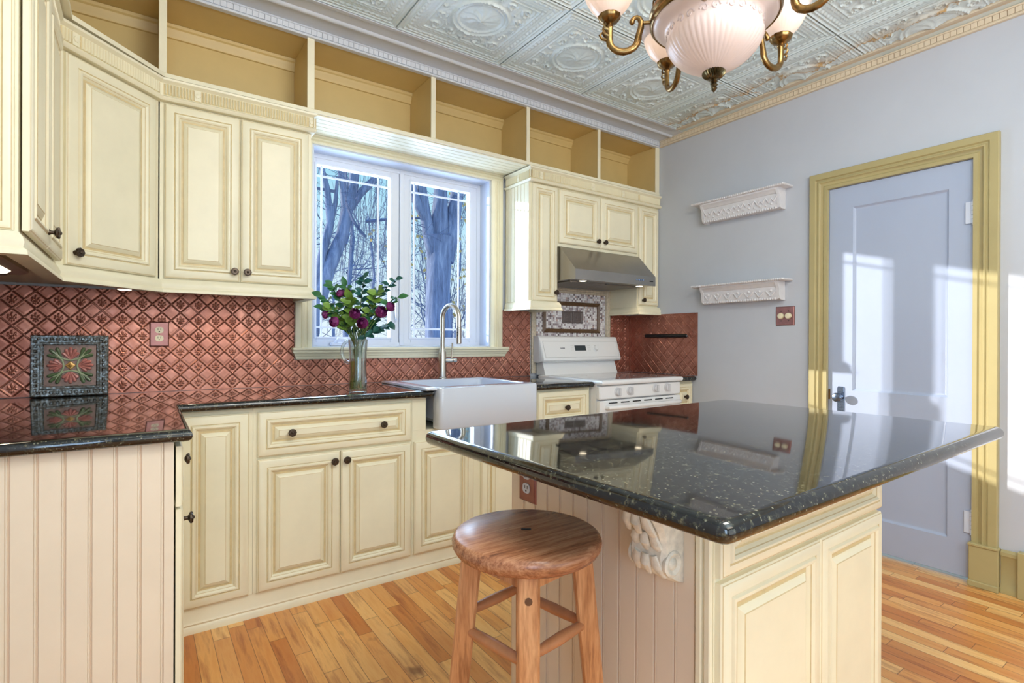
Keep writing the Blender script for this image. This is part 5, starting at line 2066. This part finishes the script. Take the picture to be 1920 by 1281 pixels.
# ================================================================== VASE AND BOUQUET
VX, VY, VZ = -2.452, -0.545, 0.9145
vase = thing('glass_pitcher', 'clear glass pitcher used as a vase on the counter left of the sink', 'vase', (VX, VY, VZ))
FV = Fr((VX, VY, VZ), (1, 0, 0), (0, 1, 0), (0, 0, 1))
mb = MB()
mb.lathe([(0.001, 0.0), (0.040, 0.0), (0.042, 0.003), (0.0425, 0.06), (0.0395, 0.12), (0.041, 0.19), (0.046, 0.252), (0.0445, 0.252), (0.0392, 0.19), (0.0375, 0.12), (0.0402, 0.06), (0.038, 0.016), (0.001, 0.014)], 40, 0, FV, None, False)
part('body', mb, M_VASEGLASS, vase, 60)
LR, LF = np.array([_R[0], _R[1], 0.0]), np.array([-_R[1], _R[0], 0.0])
V0 = np.array([VX, VY, VZ])
mb = MB()
hp = []
for k in range(17):
    a = 0.55 * PI + 1.0 * PI * k / 16
    hp.append(V0 - LR * 0.040 + LR * 0.036 * math.cos(a) * 1.05 + np.array([0, 0, 0.193 + 0.052 * math.sin(a)]))
mb.tube(hp, [0.0075] * 17, 12)
part('handle', mb, M_VASEGLASS, vase, 60)
mb = MB()
mb.lathe([(0.001, 0.0155), (0.0370, 0.017), (0.0388, 0.06), (0.0365, 0.12), (0.0372, 0.148), (0.001, 0.148)], 40, 0, FV, None, False)
part('water', mb, M_WATER, vase, 60)

M_STEM = simple('green_stem', rgb(92, 118, 58), 0.5, var=0.3, scale=60)
M_LEAF = simple('deep_green_leaf', rgb(52, 112, 62), 0.38, var=0.35, scale=30)
M_LEAF2 = simple('light_green_leaf', rgb(122, 158, 66), 0.42, var=0.25, scale=30)
M_LEAF3 = simple('blue_green_leaf', rgb(40, 92, 82), 0.4, var=0.35, scale=30)
M_PETAL = simple('purple_petal', rgb(124, 40, 104), 0.5, var=0.3, scale=60)


def bq(u, v, d=0.0):
    """point in the bouquet: u right, v up (metres from the pitcher base centre), d away from the room"""
    return V0 + LR * u + LF * d + np.array([0, 0, v])


def leaf(mb, base, direction, up, L, Wd, mi=0, curl=0.25):
    d = np.array(direction, float)
    d /= np.linalg.norm(d)
    s = np.cross(d, up)
    if np.linalg.norm(s) < 1e-3:
        s = np.array([1.0, 0, 0])
    s /= np.linalg.norm(s)
    n = np.cross(s, d)
    ts = [0, 0.12, 0.3, 0.5, 0.7, 0.87, 1.0]
    ws = [0.06, 0.55, 0.92, 1.0, 0.78, 0.40, 0.02]
    rows = []
    for t, w in zip(ts, ws):
        c = np.array(base) + d * L * t - n * curl * L * t * t
        rows.append([c - s * Wd * w + n * Wd * w * 0.28, c, c + s * Wd * w + n * Wd * w * 0.28])
    b = len(mb.v)
    for r in rows:
        mb.v += [tuple(map(float, p)) for p in r]
    for i in range(len(rows) - 1):
        for j in range(2):
            q = b + i * 3 + j
            mb.f.append((q, q + 1, q + 4, q + 3))
            mb.m.append(mi)


def bez(p, q, k=8, bend=None):
    p, q = np.array(p, float), np.array(q, float)
    m = bend if bend is not None else np.array([p[0] * 0.6 + q[0] * 0.4, p[1] * 0.6 + q[1] * 0.4, p[2] * 0.25 + q[2] * 0.75])
    return [(1 - t) ** 2 * p + 2 * t * (1 - t) * m + t * t * q for t in np.linspace(0, 1, k)]


rnd = random.Random(11)


def foot():
    a, r = rnd.uniform(0, 2 * PI), rnd.uniform(0.004, 0.026)
    return V0 + np.array([r * math.cos(a), r * math.sin(a), 0.022])


def neck():
    a, r = rnd.uniform(0, 2 * PI), rnd.uniform(0.004, 0.026)
    return V0 + np.array([r * math.cos(a), r * math.sin(a), 0.20])


def stem_path(tip):
    f = foot()
    nk = neck()
    return bez(f, nk, 4, (f + nk) / 2) + bez(nk, tip, 8)[1:]


def peony(label, u, v, d, r, tilt):
    c = bq(u, v, d)
    t = thing('peony', label, 'flower', tuple(c), 0, 'purple peonies in the pitcher')
    axis = np.array([LR[0] * tilt[0] - LF[0] * tilt[1], LR[1] * tilt[0] - LF[1] * tilt[1], tilt[2]])
    axis /= np.linalg.norm(axis)
    mb = MB()
    pts = stem_path(c - axis * r * 0.7)
    mb.tube(pts, 0.0024, 6)
    part('stem', mb, M_STEM, t)
    x = np.cross(axis, (0, 0, 1.0))
    if np.linalg.norm(x) < 0.1:
        x = np.cross(axis, (1.0, 0, 0))
    x /= np.linalg.norm(x)
    y = np.cross(axis, x)
    mb = MB()
    for ring, (n, rr, hh, open_) in enumerate(((3, 0.42, 0.95, 0.1), (5, 0.62, 0.90, 0.25), (6, 0.82, 0.80, 0.5), (7, 1.0, 0.62, 0.85))):
        for k in range(n):
            a = 2 * PI * k / n + ring * 0.5 + rnd.uniform(-0.1, 0.1)
            o = x * math.cos(a) + y * math.sin(a)
            s_ = np.cross(axis, o)
            rows = []
            for t_, w_ in ((0, 0.30), (0.3, 0.72), (0.6, 0.85), (0.85, 0.66), (1.0, 0.34)):
                ang = -1.15 + t_ * (2.0 - open_ * 0.35)
                pc = c + o * r * rr * (math.cos(ang) * 0.75 + 0.18) + axis * r * hh * math.sin(ang)
                wv = r * 0.62 * w_ * (0.55 + 0.45 * rr)
                row = []
                for j in (-1, -0.5, 0, 0.5, 1):
                    row.append(pc + s_ * wv * j - o * wv * 0.42 * j * j + axis * 0.30 * wv * t_ * math.sin(4 * j + k * 1.7))
                rows.append(row)
            b = len(mb.v)
            for rw in rows:
                mb.v += [tuple(map(float, p)) for p in rw]
            for i in range(4):
                for j in range(4):
                    q = b + i * 5 + j
                    mb.f.append((q, q + 1, q + 6, q + 5))
                    mb.m.append(0)
    mb.ball(c, r * 0.40, 10, 8)
    part('bloom', mb, M_PETAL, t, 60, False)
    mb = MB()
    for k in range(3):
        a = 2.1 * k + 0.3
        o = x * math.cos(a) + y * math.sin(a)
        leaf(mb, c - axis * r * 0.75, o * 0.8 + axis * 0.45, axis, r * 1.1, r * 0.32)
    part('sepals', mb, M_LEAF2, t, 60, False)


PX = 0.00253
for label, pu, pv, d, r, tl_ in (
        ('purple peony at the back of the bouquet, upper left', 642, 551, -0.035, 0.023, (-0.2, 0.6, 0.7)),
        ('small purple peony bud beside the upper left peony of the bouquet', 657, 549, -0.045, 0.018, (0.2, 0.7, 0.6)),
        ('purple peony at the far left edge of the bouquet', 615, 590, -0.035, 0.025, (-0.8, 0.5, 0.1)),
        ('purple peony at the lower left of the bouquet', 636, 605, -0.075, 0.028, (-0.45, 0.8, 0.0)),
        ('bright purple peony at the centre of the bouquet', 676, 590, -0.09, 0.029, (0.3, 0.8, 0.35)),
        ('round purple peony hanging lowest, right of the pitcher centre', 690, 607, -0.095, 0.030, (0.1, 0.95, 0.1)),
        ('large purple peony at the right of the bouquet', 721, 586, -0.06, 0.032, (0.5, 0.7, 0.3)),
        ('purple peony at the far right tip of the bouquet', 737, 576, -0.05, 0.026, (0.8, 0.4, 0.3))):
    r *= 1.0
    peony(label, (pu - 671.5) * PX, 0.2485 + (638 - pv) * PX, d, r, tl_)


def sprig(label, tips, mat, n, L, droop=0.2):
    """leafy stem: tip (u px, v px, depth), n leaves along its upper part"""
    pu, pv, d = tips
    tip = bq((pu - 671.5) * PX, 0.2485 + (638 - pv) * PX, d)
    t = thing('leafy_sprig', label, 'leaf sprig', tuple(tip), 0, 'leafy sprigs in the pitcher')
    pts = stem_path(tip)
    mb = MB()
    mb.tube(pts, [0.0026] * 6 + [0.0022] * 3 + [0.0016] * (len(pts) - 9), 6)
    part('stem', mb, M_STEM, t)
    up_ = pts[5:]
    mb = MB()
    tot = len(up_) - 1
    n = int(n * 2.4)
    L *= 0.80
    for k in range(n):
        f = 0.14 + 0.86 * k / max(n - 1, 1)
        x = f * tot
        i = min(int(x), tot - 1)
        p = up_[i] + (up_[i + 1] - up_[i]) * (x - i)
        tg = up_[i + 1] - up_[i]
        tg /= np.linalg.norm(tg)
        sd = LR * math.cos(2.4 * k + pu) - LF * (0.35 + 0.65 * abs(math.sin(2.4 * k + pu)))
        dr = tg * 0.55 + sd * (0.95 if k < n - 1 else 0.15) + np.array([0, 0, -droop])
        nrm = np.array([0, 0, 1.0]) * 0.55 - LF * 0.9 + LR * rnd.uniform(-0.5, 0.5)
        leaf(mb, p, dr, nrm, L * rnd.uniform(0.8, 1.15), L * rnd.uniform(0.27, 0.38), 0, rnd.uniform(0.05, 0.3))
    part('leaves', mb, mat, t, 60, False)


for a in (('deep green sprig at the upper left of the bouquet', (622, 535, 0.0), M_LEAF, 7, 0.056),
          ('deep green sprig reaching out left of the bouquet', (604, 556, -0.01), M_LEAF, 6, 0.058),
          ('leafy green sprig filling the left middle of the bouquet', (612, 578, -0.03), M_LEAF, 6, 0.060),
          ('broad green sprig above the upper left peony', (648, 537, 0.0), M_LEAF, 7, 0.058),
          ('tallest blue green sprig at the top centre of the bouquet', (681, 520, 0.02), M_LEAF3, 7, 0.055),
          ('light green sprig right of the bouquet centre', (712, 546, -0.02), M_LEAF2, 6, 0.062),
          ('blue green sprig reaching to the upper right of the bouquet', (742, 524, 0.0), M_LEAF3, 8, 0.050),
          ('green sprig reaching far right over the right peonies', (748, 558, -0.02), M_LEAF, 6, 0.062),
          ('pale green sprig at the front centre of the bouquet', (664, 562, -0.05), M_LEAF2, 6, 0.066),
          ('pale green sprig at the front left of the bouquet', (626, 578, -0.05), M_LEAF2, 5, 0.062),
          ('blue green sprig behind the bouquet centre', (705, 545, 0.04), M_LEAF3, 8, 0.058),
          ('blue green sprig drooping at the lower right of the bouquet', (732, 606, -0.02), M_LEAF3, 6, 0.056),
          ('dark sprig low behind the peonies, left of centre', (640, 600, 0.03), M_LEAF3, 7, 0.058),
          ('dark sprig low behind the round right peony', (700, 598, 0.03), M_LEAF3, 7, 0.058)):
    sprig(*a, 0.55 if 'droop' in a[0] else 0.15)

# ================================================================== OUTDOORS
M_BARK, nt_, b_ = new_mat('grey_bark')
g_ = noise(nt_, stretch(nt_, gpos(nt_), 16, 16, 2.2), 1.0, 6, 0.7)
nt_.links.new(ramp(nt_, g_, [(0.3, rgb(84, 92, 108)), (0.55, rgb(132, 142, 158)), (0.75, rgb(176, 182, 190))]), b_.inputs['Base Color'])
b_.inputs['Roughness'].default_value = 0.9
bump(nt_, b_, g_, 0.8, 0.03)
M_TWIG = simple('twig_bark', rgb(104, 112, 128), 0.9)
M_LAWN = simple('frosty_leaf_litter', rgb(196, 200, 206), 0.9, var=0.3, scale=3)
M_GOLD = simple('dry_golden_leaf', rgb(214, 176, 92), 0.7)
mb = MB()
mb.box(-40, 60, 0.35, 90, -0.75, -0.6)
struct('ground_outside', mb, M_LAWN)


def grow(mb, p, d, L, r, depth, R, spread=0.5, up=0.12, kids=(2, 3), seg=4, minr=0.004, sag=0.0):
    d = d / np.linalg.norm(d)
    pts, rad = [p], [r]
    q, dd = p.copy(), d.copy()
    for i in range(seg):
        dd = dd + np.array([R.gauss(0, 0.13), R.gauss(0, 0.13), R.gauss(0, 0.10) + up - sag])
        dd /= np.linalg.norm(dd)
        q = q + dd * L / seg
        pts.append(q.copy())
        rad.append(max(r * (1 - 0.45 * (i + 1) / seg), minr))
    mb.tube(pts, rad, 5 if r > 0.03 else 3, 0 if r > 0.03 else 1, False)
    if depth <= 0:
        return
    for k in range(R.randint(*kids)):
        i = R.randint(1, seg)
        nd_ = dd + np.array([R.gauss(0, spread), R.gauss(0, spread), R.gauss(0, spread * 0.7)])
        grow(mb, pts[i], nd_, L * R.uniform(0.55, 0.85), max(rad[i] * R.uniform(0.45, 0.7), minr), depth - 1, R, spread, up, kids, seg, minr, sag)


R1 = random.Random(3)


def A3(*a):
    return np.array(a, float)


# big multi-stemmed trunk seen through the right sash
mb = MB()
mb.tube([A3(0.78, 5, -0.62), A3(0.78, 5, -0.2), A3(0.785, 5, 0.6), A3(0.785, 5, 1.2), A3(0.78, 5, 2.0), A3(0.80, 5, 2.55), A3(0.84, 5, 2.9)],
        [0.42, 0.32, 0.26, 0.22, 0.20, 0.205, 0.23], 16, 0, True)
for pts, rad in (([A3(0.72, 5, 2.55), A3(0.60, 5, 2.95), A3(0.52, 5, 3.4), A3(0.40, 5.05, 4.2), A3(0.1, 5.1, 5.6)], [0.13, 0.10, 0.085, 0.08, 0.06]),
                 ([A3(0.80, 5, 2.6), A3(0.80, 5, 3.1), A3(0.82, 5.0, 3.6), A3(0.78, 5, 4.4), A3(0.8, 5, 6.0)], [0.17, 0.15, 0.115, 0.10, 0.07]),
                 ([A3(0.90, 5, 2.5), A3(1.03, 5, 3.05), A3(1.12, 5, 3.6), A3(1.22, 5, 4.2), A3(1.5, 5, 5.8)], [0.16, 0.14, 0.115, 0.10, 0.07]),
                 ([A3(0.66, 5, 2.95), A3(0.38, 5, 3.45), A3(0.2, 5, 3.9), A3(-0.1, 5, 4.8)], [0.08, 0.075, 0.07, 0.05])):
    mb.tube(pts, rad, 12, 0, True)
for k in range(6):
    grow(mb, A3(R1.uniform(0.4, 1.2), 5, R1.uniform(3.0, 5.5)), A3(R1.uniform(-1, 1), R1.uniform(-0.3, 0.6), 0.3), 1.4, 0.03, 4, R1, 0.6, 0.02)
single('bare_tree', mb, [M_BARK, M_TWIG], 'thick bare tree trunk outside the right window sash', 'tree', (0.78, 5, -0.6), angle=60)
# leaning forked tree seen through the left sash
mb = MB()
mb.tube([A3(-1.55, 5, -0.62), A3(-1.42, 5, 0.6), A3(-1.22, 5, 1.6), A3(-1.02, 5, 2.25), A3(-0.82, 5, 2.75), A3(-0.75, 5, 3.15)], [0.19, 0.15, 0.125, 0.105, 0.095, 0.085], 14, 0, True)
for pts, rad in (([A3(-0.76, 5, 3.1), A3(-0.82, 5, 3.5), A3(-0.90, 5, 4.0), A3(-1.1, 5, 5.2)], [0.07, 0.05, 0.045, 0.035]),
                 ([A3(-0.75, 5, 3.1), A3(-0.66, 5, 3.5), A3(-0.62, 5, 4.0), A3(-0.6, 5, 5.2)], [0.085, 0.075, 0.07, 0.05]),
                 ([A3(-0.74, 5, 3.15), A3(-0.55, 5, 3.42), A3(-0.28, 5, 3.72), A3(-0.05, 5, 4.1), A3(0.3, 5, 5.0)], [0.08, 0.062, 0.058, 0.055, 0.035]),
                 ([A3(-1.20, 5, 1.75), A3(-1.12, 5, 2.4), A3(-1.0, 5, 2.9), A3(-1.05, 5, 3.4), A3(-1.3, 5, 4.3)], [0.075, 0.065, 0.058, 0.045, 0.03]),
                 ([A3(-1.0, 5, 2.9), A3(-0.93, 5, 3.2), A3(-0.9, 5, 3.6)], [0.05, 0.035, 0.02])):
    mb.tube(pts, rad, 10, 0, True)
for k in range(5):
    grow(mb, A3(R1.uniform(-1.3, -0.2), 5, R1.uniform(2.6, 4.8)), A3(R1.uniform(-1, 1), R1.uniform(-0.4, 0.5), 0.1), 1.1, 0.03, 4, R1, 0.6, 0.0)
# weeping strands
for k in range(80):
    x, z = R1.uniform(-0.75, 0.1), R1.uniform(3.1, 5.0)
    y = 5 + R1.uniform(-0.3, 0.5)
    L = R1.uniform(1.2, 2.6)
    s_ = R1.uniform(-0.35, 0.05)
    mb.tube([A3(x, y, z), A3(x + s_ * 0.25 + R1.gauss(0, .03), y, z - L * 0.35), A3(x + s_ * 0.6 + R1.gauss(0, .04), y, z - L * 0.7), A3(x + s_ * 0.9, y, z - L)], [0.0048, 0.004, 0.0035, 0.0025], 3, 1, False)
single('bare_tree', mb, [M_BARK, M_TWIG], 'leaning forked bare tree with hanging twigs outside the left window sash', 'tree', (-1.5, 5, -0.6), angle=60)
# thin background trees
protos = []
for k in range(5):
    mb = MB()
    h = R1.uniform(4.0, 6.5)
    mb.tube([A3(0, 0, 0), A3(0.05, 0, h * 0.3), A3(R1.uniform(-.2, .2), 0, h * 0.65), A3(R1.uniform(-.4, .4), 0, h)], [0.085, 0.07, 0.05, 0.02], 6, 0, False)
    for j in range(12):
        z = h * R1.uniform(0.18, 0.95)
        grow(mb, A3(0.03, 0, z), A3(R1.uniform(-1, 1), R1.uniform(-1, 1), R1.uniform(0.0, 0.7)), R1.uniform(0.7, 1.5), 0.016, 3, R1, 0.55, 0.05, (2, 3), 3, 0.004)
    protos.append(mesh_of('bare_tree', mb, [M_BARK, M_TWIG], None, 60))
spots = []
for k in range(12):
    y = 9.5 + 13 * (k / 11.0)
    lo, hi = -3.3 + (y + 3.04) * 0.20, -3.3 + (y + 3.04) * 0.70
    spots.append((lo + (hi - lo) * ((k * 0.618) % 1.0), y))
for k, (x, y) in enumerate(spots):
    o = bpy.data.objects.new('bare_tree', protos[k % 5])
    COL.objects.link(o)
    o.location = (x, y, -0.62)
    o.rotation_euler = (0, 0, k * 1.3)
    s_ = 0.85 + 0.4 * ((k * 0.37) % 1)
    o.scale = (s_, s_, s_)
    tag(o, 'thin bare tree in the thicket beyond the two big trunks outside the window', 'tree', 'thin bare trees outside the window')
# shrub with a few golden leaves
mb = MB()
for k in range(5):
    grow(mb, A3(3.0 + R1.uniform(-.2, .2), 9, -0.6), A3(R1.uniform(-.25, .25), 0, 1), 2.6, 0.05, 4, R1, 0.35, 0.2)
tips = [p for p in mb.v if p[2] > 1.8]
lm = MB()
for k in range(170):
    p = R1.choice(tips)
    leaf(lm, p, (R1.uniform(-1, 1), R1.uniform(-1, 1), -0.4), (0, -1, 0.3), 0.10, 0.035)
t = thing('golden_shrub', 'slender shrub with dry golden leaves right of the thick trunk outside', 'shrub', (3.0, 9, -0.6))
part('branches', mb, [M_BARK, M_TWIG], t, 60)
part('leaves', lm, M_GOLD, t, 60, False)
